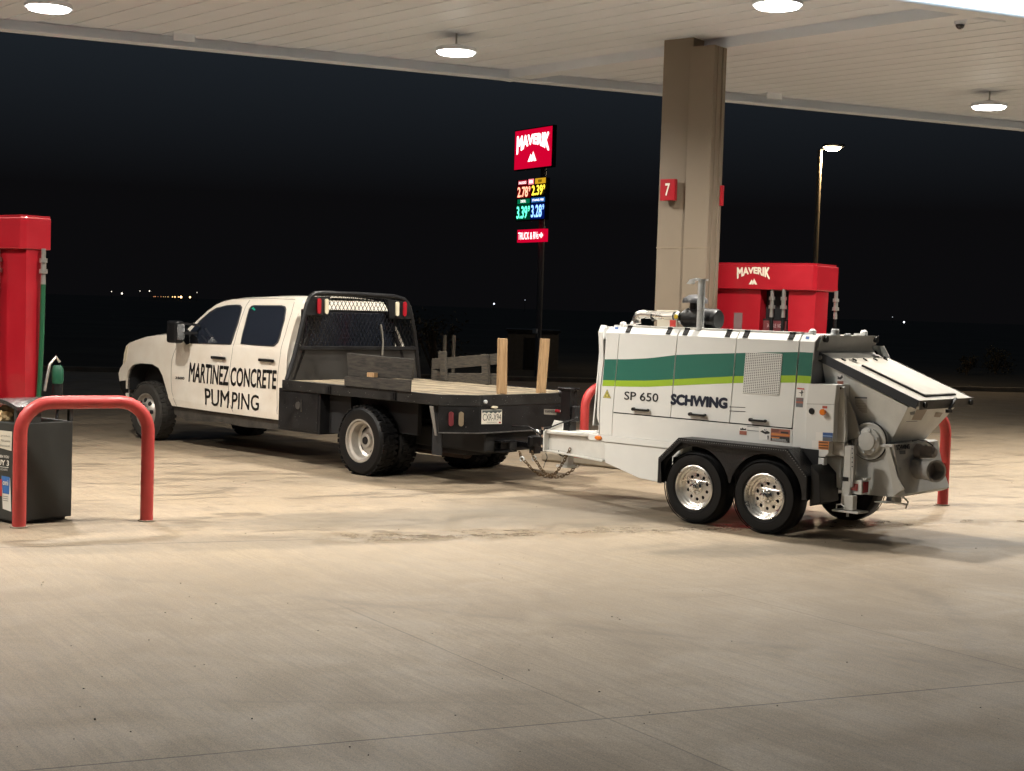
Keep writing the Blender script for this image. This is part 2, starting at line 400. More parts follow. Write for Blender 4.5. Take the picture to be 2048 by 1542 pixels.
m = MB(); m.bm.faces.new([m.bm.verts.new(p) for p in ((-900, -60, -.16), (900, -60, -.16), (900, 1500, -.16), (-900, 1500, -.16))])
tag(m.build('ground', mat('far_dry_ground', (.07, .058, .042), .95, nz=.6, nscale=.12, bump=.4, bscale=2)), kind='structure')
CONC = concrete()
m = MB()
e0 = V3((-70, 26, 0)); e1 = V3((70, 52, 0))
m.prism([(-70, -14, -.15), (70, -14, -.15), (70, 52, -.15), (-70, 26, -.15)], (0, 0, .15))
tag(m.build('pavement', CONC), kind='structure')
m = MB(); m.prism([(-70, 26.02, -.15), (70, 52.02, -.15), (70, 52.22, -.15), (-70, 26.22, -.15)], (0, 0, .27))
tag(m.build('kerb', mat('kerb_concrete', (.25, .21, .16), .8, nz=.3, nscale=3), bevel=.02), kind='structure')

# ---------------------------------------------------------------- canopy
ZC = 5.05; ZS = 5.19
FA = ground(0, 62, ZC); FB = ground(2048, 262, ZC); fd = (FB - FA).normalized()
NA = ground(1760, 0, ZC); NB = ground(2048, 38, ZC)
ribd = (ground(1760, 30, ZS) - ground(995, 143, ZS)); ribd.z = 0; ribd.normalize()
def on_near(P):                    # follow the rib direction from the far edge to the near edge
    n = V3((-fd.y, fd.x, 0)); t = n.dot(NA - P) / n.dot(ribd); return P + ribd * t
can = bpy.data.objects.new('canopy', None); SC.collection.objects.link(can)
tag(can, 'large white fuel station canopy with ribbed soffit roofing the pump islands', 'canopy')
S0, S1 = -7.5, 26.0
m = MB(); s = S0; wdt = .36
ribn = V3((-ribd.y, ribd.x, 0))
up = V3((0, 0, 1))
while s < S1:
    for a, b, z in ((s, s + wdt - .03, ZS), (s + wdt - .03, s + wdt, ZS + .008)):
        p = [FA + fd * a, FA + fd * b]; q = [on_near(p[0]), on_near(p[1])]
        P = [V3((v.x, v.y, z)) for v in (p[0], p[1], q[1], q[0])]
        m.prism(P, (0, 0, .06))
    s += wdt
m.build('soffit', SOFFIT, can)
nf = V3((-fd.y, fd.x, 0))          # outward at the far side
def edge(P0, name, outward, mt, z0, z1, th, a=S0, b=S1, off=0.0):
    mm = MB(); A = P0 + fd * a + outward * off; B = P0 + fd * b + outward * off
    A.z = B.z = z0; mm.prism([A, B, B + outward * th, A + outward * th], (0, 0, z1 - z0)); return mm.build(name, mt, can, bevel=.004)
edge(FA, 'fascia', nf, SOFFIT, ZC, 5.95, .05)
edge(FA, 'gutter_lip', nf, SOFFIT, ZC + .004, ZC + .02, -.13, off=-.003)
edge(FA, 'fascia_trim', nf, SOFFIT, ZC + .022, ZS - .002, -.03, off=-.003)
NP = NA + fd * (fd.dot(FA - NA))
edge(NP, 'gutter_lip', -nf, SOFFIT, ZC + .004, ZC + .02, -.16, off=-.003)
edge(NP, 'fascia', -nf, SOFFIT, ZC, 5.95, .05)
edge(NP, 'light_strip', -nf, glow('canopy_light_strip', (.86, .97, 1.0), 3.2), ZC + .03, ZC + .24, .02, off=.052)
# ends
for sgn, sv in ((1, S1), (-1, S0)):
    m = MB(); A = FA + fd * sv; B = on_near(A); A = A.copy(); A.z = ZC; B.z = ZC
    m.prism([A, B, B + fd * .05 * sgn, A + fd * .05 * sgn], (0, 0, .9)); m.build('fascia', SOFFIT, can)
# beam under the soffit
BA = ground(995, 143, ZS); BB = on_near(BA)
for off, wb in ((0.0, .24),):
    m = MB(); A = BA.copy(); B = BB.copy(); A.z = B.z = ZC + .024
    m.prism([A, B - ribd * .12, B - ribd * .12 - ribn * -wb, A - ribn * -wb] if False else [A, B, B + ribn * wb, A + ribn * wb], (0, 0, ZS - ZC - .022))
    m.build('beam', SOFFIT, can, bevel=.006)
# junction plates on the far fascia
for px, py in ((345, 90), (1528, 205)):
    P = ground(px, py, ZC); m = MB(); A = P - nf * .05; A.z = ZC + .05
    m.prism([A, A + fd * .26, A + fd * .26 - nf * .03, A - nf * .03], (0, 0, .11)); m.build('junction_plate', SOFFIT, can, bevel=.004)
# security camera and conduit
P = ground(1921, 38, ZS); m = MB(); m.cyl((P.x, P.y, ZS), (P.x, P.y, ZS - .06), .07, .06)
base = m.build('camera_base', SOFFIT, None, smooth=40); m = MB(); m.ball((P.x, P.y, ZS - .06), .05); dome = m.build('dome', GLASS, None, smooth=60)
sc_ = bpy.data.objects.new('security_camera', None); SC.collection.objects.link(sc_)
base.parent = sc_; dome.parent = sc_
tag(sc_, 'small dark dome security camera on the canopy soffit beside the bright strip', 'security camera')
m = MB(); A = ground(1968, 38, ZS - .03); B = ground(2010, 42, ZS - .03); A.z = B.z = ZS - .03
m.tube([A - fd * .3, A, B], .016, 8); m.build('conduit', SOFFIT, can)

LAMPRING = glow('lamp_lens', (1.0, .95, .86), 26)
def canopy_lamp(x, y, label, z=4.97):
    e = bpy.data.objects.new('canopy_lamp', None); SC.collection.objects.link(e); e.location = (x, y, z)
    tag(e, label, 'canopy light', 'round lights under the canopy')
    m = MB(); m.lathe((0, 0, 0), (0, 0, 1), [(.245, .0), (.25, .02), (.24, .05), (.10, .07), (.05, .09)], 16); m.build('housing', SOFFIT, e, smooth=30)
    m = MB(); m.lathe((0, 0, 0), (0, 0, 1), [(.225, -.001), (.21, -.022), (.055, -.022), (.05, -.001)], 16, False); m.build('lens', LAMPRING, e, smooth=30)
    m = MB(); m.cyl((0, 0, -.016), (0, 0, -.001), .045); m.build('sensor', SOFFIT, e)
    m = MB(); m.cyl((0, 0, .08), (0, 0, ZS + .02 - z), .012, seg=8); m.build('stem', GALV, e)
    ld = bpy.data.lights.new('lamp_light', 'SPOT'); ld.energy = LAMP_W * 4; ld.color = LAMP_COL; ld.shadow_soft_size = .16
    ld.spot_size = math.radians(156); ld.spot_blend = .9
    lo = bpy.data.objects.new('lamp_light', ld); SC.collection.objects.link(lo); lo.parent = e; lo.location = (0, 0, -.06)
for (px, py), lb in (((97, 20), 'leftmost of the four lit round canopy lights, above the red pump'), ((912, 108), 'lit round canopy light above the pickup truck, left of the tan column'),
                     ((1555, 15), 'lit round canopy light at the top edge above the white trailer'), ((1978, 217), 'lit round canopy light at the far right corner of the canopy')):
    P = ground(px, py, 4.95); canopy_lamp(P.x, P.y, lb)
for x, y in ((-1.8, 12.65), (-6.0, 10.9), (6.7, 16.35), (10.9, 18.2), (10.9, 22.8), (-9.3, 14.0)):
    canopy_lamp(x, y, 'round canopy light just outside the picture')

# ---------------------------------------------------------------- frame shared by islands, column and pumps
TH = 36.87
C0 = V3((3.43, 16.9, 0))
# column
PC = ground(1310, 620, 1.97 + .0) if False else None
dcol = 17.75
dd = ray(1318, 370); dd = dd * (dcol / dd.y); CO = V3((dd.x, dd.y, 0))
K = Fr(CO, TH); e = K.empty('canopy_column')
tag(e, 'tall tan boxed steel column carrying the canopy behind the white trailer', 'column')
u1 = K.hv(1374, 370, 0).x
m = MB(); m.box(0, u1 + .02, 0, .25, 0, ZS); m.build('column_box', TAN, e, bevel=.006)
u2 = K.hv(1419, 370, -.07).x
m = MB(); m.box(u1 + .022, u2, -.07, .15, 0, ZC + .02); m.build('downspout_box', TAN, e, bevel=.006)
m = MB(); m.box(u2 + .002, u2 + .012, .0, .10, 0, ZC + .015); m.box(u2 + .002, u2 + .03, .101, .17, 0, ZC + .01); m.build('corner_trim', TAN, e, bevel=.004)
m = MB(); m.box(-.004, u1 + .016, -.004, .01, 2.72, 2.735); m.box(u1 + .018, u2 + .003, -.074, -.06, 2.72, 2.735); m.build('seam', mat('tan_seam', (.22, .175, .12), .6), e)
# number plates on the column
def plate(pxs, v, digit=None):
    q = [K.hv(*p, v) for p in pxs]
    z0 = (q[2].z + q[3].z) / 2; z1 = (q[0].z + q[1].z) / 2
    e2 = K.empty('pump_number_sign')
    m = MB(); m.box(q[0].x, q[1].x, v, v + .06, z0, z1); m.build('sign_panel', RED, e2, bevel=.005)
    m = MB(); m.box(q[0].x + .03, q[1].x - .03, v + .06, .0 if v < 0 else v + .1, z0 + .05, z1 - .05); m.build('bracket', TAN, e2)
    return e2, q, z0, z1
e2, q, z0, z1 = plate([(1321, 357), (1350, 359), (1350, 402), (1320, 400)], -.10)
tag(e2, 'red square sign with a white 7 on the tan column', 'number sign')
w = q[1].x - q[0].x; h = z1 - z0
lettering('7', bil(V3((q[0].x + w * .36, -.105, z0 + h * .80)), V3((q[0].x + w * .68, -.105, z0 + h * .80)), V3((q[0].x + w * .36, -.105, z0 + h * .22)), V3((q[0].x + w * .68, -.105, z0 + h * .22))),
          mat('sign_white', (.8, .76, .68), .5), e2, bold=.02)
pr = K.hu(1440, 395, u2 + .07); e3 = K.empty('pump_number_sign')
m = MB(); m.box(u2 + .032, u2 + .07, .12, .16, K.hu(1442, 411, u2 + .07).z, K.hu(1442, 370, u2 + .07).z); m.build('sign_panel', RED, e3, bevel=.005)
tag(e3, 'red sign plate seen edge on at the right side of the tan column', 'number sign')

# pump islands
def island(C, a, b, c, d, lb):
    I = Fr(C, TH); e = I.empty('pump_island'); m = MB(); m.box(a, b, c, d, 0, .13)
    o = m.build('kerb_slab', mat('island_concrete', (.34, .29, .22), .8, nz=.2, nscale=4), e, bevel=.03); tag(e, lb, 'pump island')

def dispenser(C, label, sc=1.0, L=-1.74, vd=.60, Wd=.80, pw=.36):
    D = Fr(C, TH); e = D.empty('fuel_pump'); e.scale = (sc, sc, sc); tag(e, label, 'fuel pump')
    pts = [(L + .1, 0), (-.04, 0), (0, .04), (0, vd), (-.12, Wd), (L + .12, Wd), (L, vd), (L, .1)]
    m = MB(); m.prism([(a, b, 2.26) for a, b in pts], (0, 0, .29)); m.build('valance', RED, e, bevel=.01)
    m = MB(); m.prism([(a * .97 - .02, b * .94 + .02, 2.552) for a, b in pts], (0, 0, .02)); m.build('valance_cap', RED, e)
    for a, b in ((-1.42, -.72), (-pw, -.02)):
        m = MB(); y0, y1 = .06, min(vd, .46) - .06
        P = []
        for z, ins in ((2.258, 0.0), (1.1, .012), (.14, .07)):
            P.append([V3((a + ins, y0 + ins, z)), V3((b - ins, y0 + ins, z)), V3((b - ins, y1 - ins, z)), V3((a + ins, y1 - ins, z))])
        for A, B in zip(P, P[1:]):
            va = [m.bm.verts.new(p) for p in A]; vb = [m.bm.verts.new(p) for p in B]
            for i in range(4): m.bm.faces.new([va[i], va[(i + 1) % 4], vb[(i + 1) % 4], vb[i]])
        m.build('pillar', RED, e)
    m = MB(); m.box(-.72 + .004, -.364, .2, vd - .1, .14, 2.25); m.build('core_panel', DARK, e)
    m = MB(); m.box(-.70, -.38, .10, .20, .6, 1.92); m.build('card_terminal', BLACKP, e, bevel=.01)
    m = MB(); m.box(-.69, -.39, .092, .10, 1.78, 1.90); hd = m.build('screen_header', mat('header_maroon', (.14, .03, .035), .4), e)
    lettering('3AB  GUE  NGH', bil((-.64, .090, 1.865), (-.44, .090, 1.865), (-.64, .090, 1.82), (-.44, .090, 1.82)), mat('faded_white', (.5, .42, .42), .5), e, 'header_text')
    m = MB(); m.box(-.68, -.40, .094, .102, 1.40, 1.77); m.build('screen', glow('pump_screen', (.25, .33, .42), .15), e)
    m = MB(); m.box(-1.06, -.95, .054, .062, 1.72, 1.98); m.build('notice', mat('faded_sticker', (.20, .13, .13), .6), e)
    # hoses hanging from the valance
    for k, (x, y, green) in enumerate(((-1.50, .06, 1), (-.75, .25, 0), (-.56, .04, 0), (-.52, .3, 0), (-.40, .02, 0), (.03, vd - .10, 1 if sc > 1.01 else 0))):
        z = 2.27
        m = MB(); m.cyl((x, y, z), (x, y, z - .09), .022, seg=10); m.cyl((x, y, z - .09), (x, y, z - .13), .036, seg=10)
        m.cyl((x, y, z - .13), (x, y, z - .19), .026, seg=10); m.cyl((x, y, z - .19), (x, y, z - .23), .04, seg=10); m.cyl((x, y, z - .23), (x, y, z - .33), .02, .025, seg=10)
        m.build('breakaway_coupling', mat('coupling_metal', (.42, .40, .37), .28, .6), e, smooth=30)
        dx = .04 if x < -.5 else -.03; 
        pth = [(x, y, z - .30), (x + dx * .3, y, z - .8), (x + dx, y, z - 1.2), (x + dx * 2.2, y, z - 1.6), (x + dx * 2.8, y, z - 1.85), (x + dx * 1.6, y - .01, z - 2.0)]
        m = MB(); m.tube(pth, .023, 8)
        m.build('hose', mat('green_hose', (.008, .085, .035), .5) if green else RUBBER, e, smooth=50)
    if sc > 1.01:
        m = MB(); m.tube([(.03, .24, .95), (.05, .28, 1.20), (.06, .34, 1.27), (.06, .38, 1.22)], .014, 8); m.build('nozzle_spout', ALU, e, smooth=50)
        m = MB(); m.lathe((.06, .36, 1.02), (0, 0, 1), [(.05, 0), (.055, .03), (.055, .13), (.035, .17)], 14); m.build('nozzle_grip', mat('green_grip', (.006, .08, .04), .5), e, smooth=40)
        m = MB(); m.cyl((.06, .36, .78), (.06, .36, 1.018), .045, .048); m.cyl((.07, .34, .62), (.06, .37, .78), .014, seg=8); m.build('nozzle_holster', BLACKP, e, smooth=40)
    return D, e, L
MAV = mat('logo_cream', (.80, .74, .60), .5)
def maverick_logo(mp, mt, parent):
    g = lettering('MAVERIK', lambda a, b: mp(a, .46 + b * .54), mt, parent, 'lettering', bold=.05, warp=arch, cx=[i / 16 for i in range(1, 16)])
    m = MB()
    for tri in ([(.36, 0), (.45, .28), (.49, .14), (.43, 0)], [(.45, 0), (.52, .36), (.62, 0), (.55, 0), (.52, .07), (.50, 0)]):
        m.sheet([tri], mp)
    m.build('mountain_mark', mt, parent, recalc=False)
D, e, L = dispenser(C0, 'red fuel pump with white lettered valance standing behind the white trailer')
def vf(px, py, v=-.004): return D.hv(px, py, v)
maverick_logo(bil(vf(1474, 534), vf(1540, 534), vf(1474, 568), vf(1540, 570)), MAV, e)
island(V3((0, 0, 0)) + C0, -3.6, .8, -.25, 1.15, 'low concrete pump island under the pump behind the trailer')
C1 = ground(45, 434, 2.68); 
D1, e1, L1 = dispenser(V3((C1.x, C1.y, 0)), 'red fuel pump with a green hose at the left edge of the picture', 1.052, vd=.31, Wd=.33, pw=.62)
island(V3((C1.x, C1.y, 0)), -5.0, .0, -.02, .36, 'low concrete pump island behind the waste bin')

# ---------------------------------------------------------------- U bollards
def ubollard(A, B, h, label, r=.056):
    e = bpy.data.objects.new('u_bollard', None); SC.collection.objects.link(e); e.location = A
    B = V3(B) - V3(A); n = B.normalized(); Lb = B.length; R = .26; pts = [V3((0, 0, 0)), V3((0, 0, h * .4))]
    for i in range(9):
        a = math.pi / 2 * i / 8; pts.append(n * (R - R * math.cos(a)) + V3((0, 0, h - r - R + R * math.sin(a))))
    for i in range(9):
        a = math.pi / 2 * i / 8; pts.append(n * (Lb - R + R * math.sin(a)) + V3((0, 0, h - r - R + R * math.cos(a))))
    pts += [B + V3((0, 0, h * .4)), B]
    m = MB(); m.tube(pts, r, 20); m.build('bent_pipe', REDPOST, e, smooth=40)
    for q in (V3((0, 0, 0)), B):
        m = MB(); m.cyl(q + V3((0, 0, .001)), q + V3((0, 0, .012)), r + .018, seg=20); m.build('grout_ring', mat('grout', (.26, .22, .17), .9), e)
    tag(e, label, 'bollard', 'red U shaped pipe bollards'); return e
A = ground(38, 1055); B = ground(293, 1042); 
ubollard(A, B, 1.10, 'red U shaped pipe bollard in front of the black waste bin')
A = ground(1885, 1010); ubollard(A, A + V3((-.90, -.58, 0)), 1.06, 'red U shaped pipe bollard behind the hopper of the trailer')
A = ground(1166, 930); ubollard(A, A + V3((.90, .58, 0)), 1.05, 'red U shaped pipe bollard behind the trailer tongue')

# ---------------------------------------------------------------- waste bin
N_ = ground(32, 1051); R_ = ground(143, 1039)
bt = math.degrees(math.atan2((R_ - N_).x, (R_ - N_).y)); Bn = Fr(N_, bt); LW = (R_ - N_).length; BW = .55
e = Bn.empty('waste_bin'); tag(e, 'black outdoor waste bin with arched lid behind the red bollard at left', 'waste bin')
BINM = mat('bin_black', (.030, .033, .031), .5, nz=.2, nscale=5, bump=.1, bscale=80, rvar=.08)
m = MB(); m.box(-BW, 0, 0, LW, .03, .86); m.build('body', BINM, e, bevel=.008)
m = MB(); m.box(-BW + .04, -.04, .04, LW - .04, .0, .03); m.build('plinth', BLACKP, e)
for x, y in ((-BW, 0), (-.035, LW - .035), (-BW, LW - .035)):
    m = MB(); m.box(x, x + .035, y, y + .035, .86, 1.0); m.build('lid_post', BINM, e)
m = MB(); m.box(-.05, -.003, .0, LW * .42, .861, 1.0); m.build('lid_support', BINM, e)
m = MB(); n = 14; top = []
for i in range(n + 1):
    t = i / n; top.append((-BW - .02 + (BW + .04) * t, 1.0 + .055 * math.sin(math.pi * t)))
prof = [V3((x, -.015, z)) for x, z in top] + [V3((x, -.015, z - .035)) for x, z in reversed(top)]
m.prism(prof, (0, LW + .03, 0)); m.build('arched_lid', mat('bin_lid', (.05, .045, .045), .25, nz=.5, nscale=30, bump=.3, bscale=70, coat=.3), e, smooth=40)
def bf(px, py, v=-.004): return Bn.hv(px, py, v)
def panel_px(pts, mt, name, parent, fr_hit, thick=None):
    m = MB(); P = [fr_hit(*p) for p in pts]; m.sheet([[(0, 0), (1, 0), (1, 1), (0, 1)]], bil(P[0], P[1], P[3], P[2]), thick); return m.build(name, mt, parent)
zb = zoomer(0, 850, 60 / 441)
CREAM = mat('sticker_cream', (.62, .58, .48), .5); BINK = mat('sticker_ink', (.12, .11, .10), .6); BW1 = mat('sticker_white', (.70, .68, .62), .5)
panel_px([(-20, 858), zb(178, 97), zb(170, 383), (-20, 890)], CREAM, 'notice_sticker', e, bf)
for k, (a, b, tx) in enumerate(((140, 182, 'This product'), (208, 250, 'tion. Nicotine'), (283, 325, 'ive chemical.'))):
    lettering(tx, bil(bf(*zb(-70, a - 12), -.007), bf(*zb(152, a + 12), -.007), bf(*zb(-70, b - 14), -.007), bf(*zb(150, b), -.007)), BINK, e, 'notice_text')
lettering('WHEN YOU', bil(bf(*zb(-60, 432), -.005), bf(*zb(132, 452), -.005), bf(*zb(-60, 470), -.005), bf(*zb(132, 492), -.005)), BW1, e, 'poster_text', bold=.02)
lettering('BUY 3', bil(bf(*zb(-75, 500), -.005), bf(*zb(134, 522), -.005), bf(*zb(-75, 580), -.005), bf(*zb(132, 606), -.005)), BW1, e, 'poster_text', bold=.03)
panel_px([zb(-70, 603), zb(125, 622), zb(125, 630), zb(-70, 611)], BW1, 'poster_rule', e, bf)
lettering('AND EXCLUSIVE', bil(bf(*zb(-70, 628), -.005), bf(*zb(110, 645), -.005), bf(*zb(-70, 655), -.005), bf(*zb(110, 674), -.005)), BW1, e, 'poster_text')
def bp2(px, py): return bf(px, py, -.0045)
panel_px([zb(22, 755), zb(150, 778), zb(165, 1275), zb(40, 1230)], BW1, 'poster_pack', e, bf)
panel_px([zb(22, 745), zb(143, 768), zb(133, 1020), zb(40, 1000)], mat('poster_blue', (.03, .14, .42), .5), 'poster_pack', e, lambda x, y: bf(x, y, -.006))
panel_px([zb(-60, 782), zb(28, 800), zb(30, 1048), zb(-60, 1030)], mat('poster_red', (.45, .03, .03), .5), 'poster_pack', e, lambda x, y: bf(x, y, -.008))
lettering('oni', bil(bf(*zb(40, 800), -.009), bf(*zb(122, 815), -.009), bf(*zb(40, 880), -.009), bf(*zb(122, 893), -.009)), BW1, e, 'poster_text', bold=.02)
for yy in (1040, 1070, 1100): panel_px([zb(40, yy), zb(120, yy + 14), zb(120, yy + 22), zb(40, yy + 8)], BINK, 'poster_text', e, lambda x, y: bf(x, y, -.007))
# crumpled bag in the bin mouth
P = Bn.hv(8, 833, .06); m = MB(); bmesh.ops.create_icosphere(m.bm, subdivisions=3, radius=.10)
for v in m.bm.verts:
    v.co = v.co * (1 + random.uniform(-.13, .13)); v.co.x *= 1.25; v.co.z *= .95
    v.co += V3((P.x - .03, P.y + .04, P.z - .005))
eb = m.build('paper_bag', mat('brown_paper', (.52, .38, .20), .8, nz=.25, nscale=9)); eb.matrix_world = Matrix.Translation(Bn.O) @ Matrix.Rotation(-Bn.t, 4, 'Z')
tag(eb, 'crumpled brown paper bag stuffed in the mouth of the waste bin', 'paper bag')

# ---------------------------------------------------------------- price sign
SO = ground(1074, 757); S = Fr(SO, 58); e = S.empty('price_sign')
tag(e, 'lit red roadside fuel price sign on a dark pole', 'price sign')
def sp(px, py, v=-.25): return S.hv(px, py, v)
def sbox(p0, p1, p2, p3, mt, name, v=-.25, th=.12):
    q = [sp(*p, v) for p in (p0, p1, p2, p3)]; x0 = (q[0].x + q[3].x) / 2; x1 = (q[1].x + q[2].x) / 2; z1 = (q[0].z + q[1].z) / 2; z0 = (q[2].z + q[3].z) / 2
    m = MB(); m.box(x0, x1, v, v + th, z0, z1); return m.build(name, mt, e), x0, x1, z0, z1
REDG = glow('sign_red', (.80, .0, .035), .75); WG = glow('sign_white_lit', (1, .93, .92), 2.2)
_, x0, x1, z0, z1 = sbox((1030, 264), (1104, 251), (1103, 331), (1029, 340), REDG, 'logo_panel')
mp = lambda a, b: V3((x0 + (x1 - x0) * (.06 + .88 * a), -.258, z0 + (z1 - z0) * (.17 + .70 * b)))
maverick_logo(mp, WG, e)
m = MB(); m.box(x0 - .03, x1 + .03, -.245, -.12, z0 - .03, z1 + .03); m.build('cabinet', BLACKP, e)
_, a0, a1, b0, b1 = sbox((1033, 362), (1092, 354), (1091, 438), (1033, 444), BLACKP, 'price_cabinet')
Wp = a1 - a0; Hp = b1 - b0
def cell(fx0, fx1, fy0, fy1, mt, name, v=-.256):
    m = MB(); m.box(a0 + Wp * fx0, a0 + Wp * fx1, v, v + .005, b0 + Hp * fy0, b0 + Hp * fy1); return m.build(name, mt, e)
def ctext(t, fx0, fx1, fy0, fy1, mt, bold=.02, v=-.262):
    X0, X1, Z0, Z1 = a0 + Wp * fx0, a0 + Wp * fx1, b0 + Hp * fy0, b0 + Hp * fy1
    return lettering(t, bil((X0, v, Z1), (X1, v, Z1), (X0, v, Z0), (X1, v, Z0)), mt, e, 'price_digits' if any(c.isdigit() for c in t) else 'fuel_name', bold=bold)
GR = glow('led_red', (1, .35, .22), 2.4); GY = glow('led_yellow', (1, .72, .05), 2.2); GG = glow('led_green', (.12, 1, .6), 2.0); GB = glow('led_blue', (.25, .5, 1), 2.2)
for c in (((.05, .35, .88, .99), glow('tab_red', (.7, .02, .05), .5)), ((.40, .58, .87, 1.0), glow('tab_bright_red', (1, .25, .3), 1.2)), ((.63, .98, .87, 1.0), glow('tab_amber', (.9, .5, .02), .7)),
          ((.04, .46, .42, .53), glow('tab_green', (.0, .25, .1), .6)), ((.52, .97, .43, .54), glow('tab_blue', (.03, .18, .55), .7)),
          ((.02, .49, .56, .86), glow('halo_red', (.35, .0, .0), .25)), ((.02, .49, .03, .40), glow('halo_green', (0, .12, .05), .3)), ((.51, .97, .03, .40), glow('halo_blue', (0, .02, .3), .3))):
    cell(*c[0], c[1], 'tab_or_halo')  # tabs, plus halo cells that paint the glow around the digits
ctext('UNLEADED', .07, .33, .90, .96, WG, .0); ctext('85', .44, .55, .90, .97, WG); ctext('88', .74, .86, .90, .97, BLACKP)
ctext('DIESEL', .16, .34, .45, .51, WG, 0); ctext('ETHANOL FREE', .56, .94, .46, .51, WG, 0)
ctext('2.78', .04, .40, .58, .83, GR); ctext('9', .42, .48, .70, .83, GR); ctext('2.39', .53, .90, .60, .84, GY); ctext('9', .92, .97, .72, .84, GY)
ctext('3.39', .03, .40, .06, .36, GG); ctext('9', .42, .48, .22, .36, GG); ctext('3.28', .53, .89, .07, .37, GB); ctext('9', .91, .96, .24, .37, GB)
_, a0, a1, b0, b1 = sbox((1035, 460), (1089, 457), (1088, 483), (1034, 485), REDG, 'direction_panel')
Wp = a1 - a0; Hp = b1 - b0
ctext('TRUCK & RVs', .05, .80, .22, .78, WG, .0)
m = MB(); m.sheet([[(.83, .42), (.89, .42), (.89, .26), (.97, .5), (.89, .74), (.89, .58), (.83, .58)]], lambda a, b: V3((a0 + Wp * a, -.262, b0 + Hp * b))); m.build('arrow', WG, e, recalc=False)
m = MB(); m.cyl((0, 0, 0), (0, 0, z1 - .1), .085, seg=16); m.build('pole', mat('sign_pole', (.10, .10, .11), .5), e, smooth=40)
m = MB(); m.box(-.09, .09, -.14, -.085, 1.25, 1.38); m.build('junction_box', GALV, e)

# ---------------------------------------------------------------- street lamp on the right
d = ray(1640, 300); d = d * (46 / d.y); e = bpy.data.objects.new('street_lamp', None); SC.collection.objects.link(e); e.location = (d.x, d.y, -.15)
hz = CAM.z + d.z + .15; tag(e, 'tall lot light with a lit warm head on a thin tan pole', 'street lamp')
m = MB(); m.cyl((0, 0, .5), (0, 0, hz), .085, .07, 12); m.build('pole', mat('lamp_pole', (.34, .27, .18), .5), e, smooth=40)
m = MB(); m.cyl((0, 0, 0), (0, 0, .55), .28, .26, 16); m.build('footing', mat('footing_concrete', (.3, .27, .22), .9), e)
m = MB(); m.bar((0, 0, hz + .02), (.3, 0, hz + .08), .06, .06); m.box(.10, .72, -.2, .2, hz + .10, hz + .18); m.build('lamp_head', BLACKP, e, bevel=.01)
m = MB(); m.lathe((.38, 0, hz + .098), (0, 0, 1), [(.0, -.13), (.15, -.11), (.25, -.05), (.27, 0)], 18); m.build('lamp_lens', glow('street_lens', (1, .80, .50), 30), e, smooth=60)
ld = bpy.data.lights.new('street_light', 'POINT'); ld.energy = 700; ld.color = (1, .78, .5); ld.shadow_soft_size = .2
lo = bpy.data.objects.new('street_light', ld); SC.collection.objects.link(lo); lo.parent = e; lo.location = (.36, 0, hz - .25)

# ---------------------------------------------------------------- dim background things
def far_box(px0, px1, ytop, dist, depth, mt, name, label, cat, z0=-.16):
    a = ray(px0, ytop); a = a * (dist / a.y); b = ray(px1, ytop); b = b * (dist / b.y)
    e = bpy.data.objects.new(name, None); SC.collection.objects.link(e); e.location = (a.x, dist, z0); tag(e, label, cat)
    h = CAM.z + a.z - z0; w = b.x - a.x
    m = MB(); m.box(0, w, 0, depth, 0, h - .08); m.build('wall', mt, e)
    m = MB(); m.box(-.06, w + .06, -.06, depth + .06, h - .078, h); m.build('roof', BLACKP, e)
    m = MB(); m.box(w * .35, w * .35 + .8, -.03, -.002, .05, h * .8); m.build('door', DARK, e)
    return e
far_box(1016, 1118, 658, 50, 2, mat('dim_block', (.10, .09, .08), .9, nz=.2), 'utility_shed', 'low dim utility shed behind the price sign pole', 'shed')
def post(px, y0, dist, h, lb):
    a = ray(px, y0); a = a * (dist / a.y); z1 = CAM.z + a.z
    m = MB(); m.cyl((0, 0, 0), (0, 0, z1 + .15), .035, seg=8); o = m.build('fence_post', mat('post_grey', (.28, .25, .2), .7), smooth=50); o.location = (a.x, dist, -.15)
    tag(o, lb, 'post', 'thin posts behind the flatbed')
post(890, 670, 27, 1, 'left one of two thin pale posts seen past the flatbed'); post(908, 670, 27, 1, 'right one of two thin pale posts seen past the flatbed')
LEAF = mat('dry_foliage', (.10, .085, .05), .8, nz=.5, nscale=3); BARK = mat('bark', (.09, .07, .05), .9)
def bush(x, y, z, h, r, name, label, cat, n=900, trunk=.3):
    e = bpy.data.objects.new(name, None); SC.collection.objects.link(e); e.location = (x, y, z); tag(e, label, cat)
    m = MB(); m.tube([(0, 0, 0), (.03, .02, h * .4), (0, 0, h * .8)], .03 + .02 * h, 8)
    cl = []
    for i in range(9):
        a = i * 2.4; rr = r * random.uniform(.25, .75); p = V3((math.cos(a) * rr, math.sin(a) * rr, h * random.uniform(trunk + .1, .95))); cl.append(p)
        m.tube([(0, 0, h * trunk * .7), p * .5 + V3((0, 0, h * .15)), p], .015 + .01 * h, 6)
    m.build('trunk', BARK, e, smooth=60)
    m = MB()
    for i in range(n):
        c = random.choice(cl); p = c + V3([random.gauss(0, r * .2) for _ in range(3)]); p.z = max(p.z, h * trunk * .5)
        s = random.uniform(.03, .07) * (1 + h * .12); a = V3([random.uniform(-1, 1) for _ in range(3)]).normalized(); b = a.cross(V3((random.random(), .3, 1))).normalized()
        vs = [m.bm.verts.new(p + q) for q in (a * s, b * s * .5, -a * s, -b * s * .5)]; m.bm.faces.new(vs)
    m.build('crown', LEAF, e, recalc=False)
def at(px, dist): d = ray(px, 640); return d.x * dist / d.y
bush(at(868, 38), 38, -.15, 1.75, .9, 'tree', 'faint bare tree in the dark behind the flatbed rack', 'tree', 700)
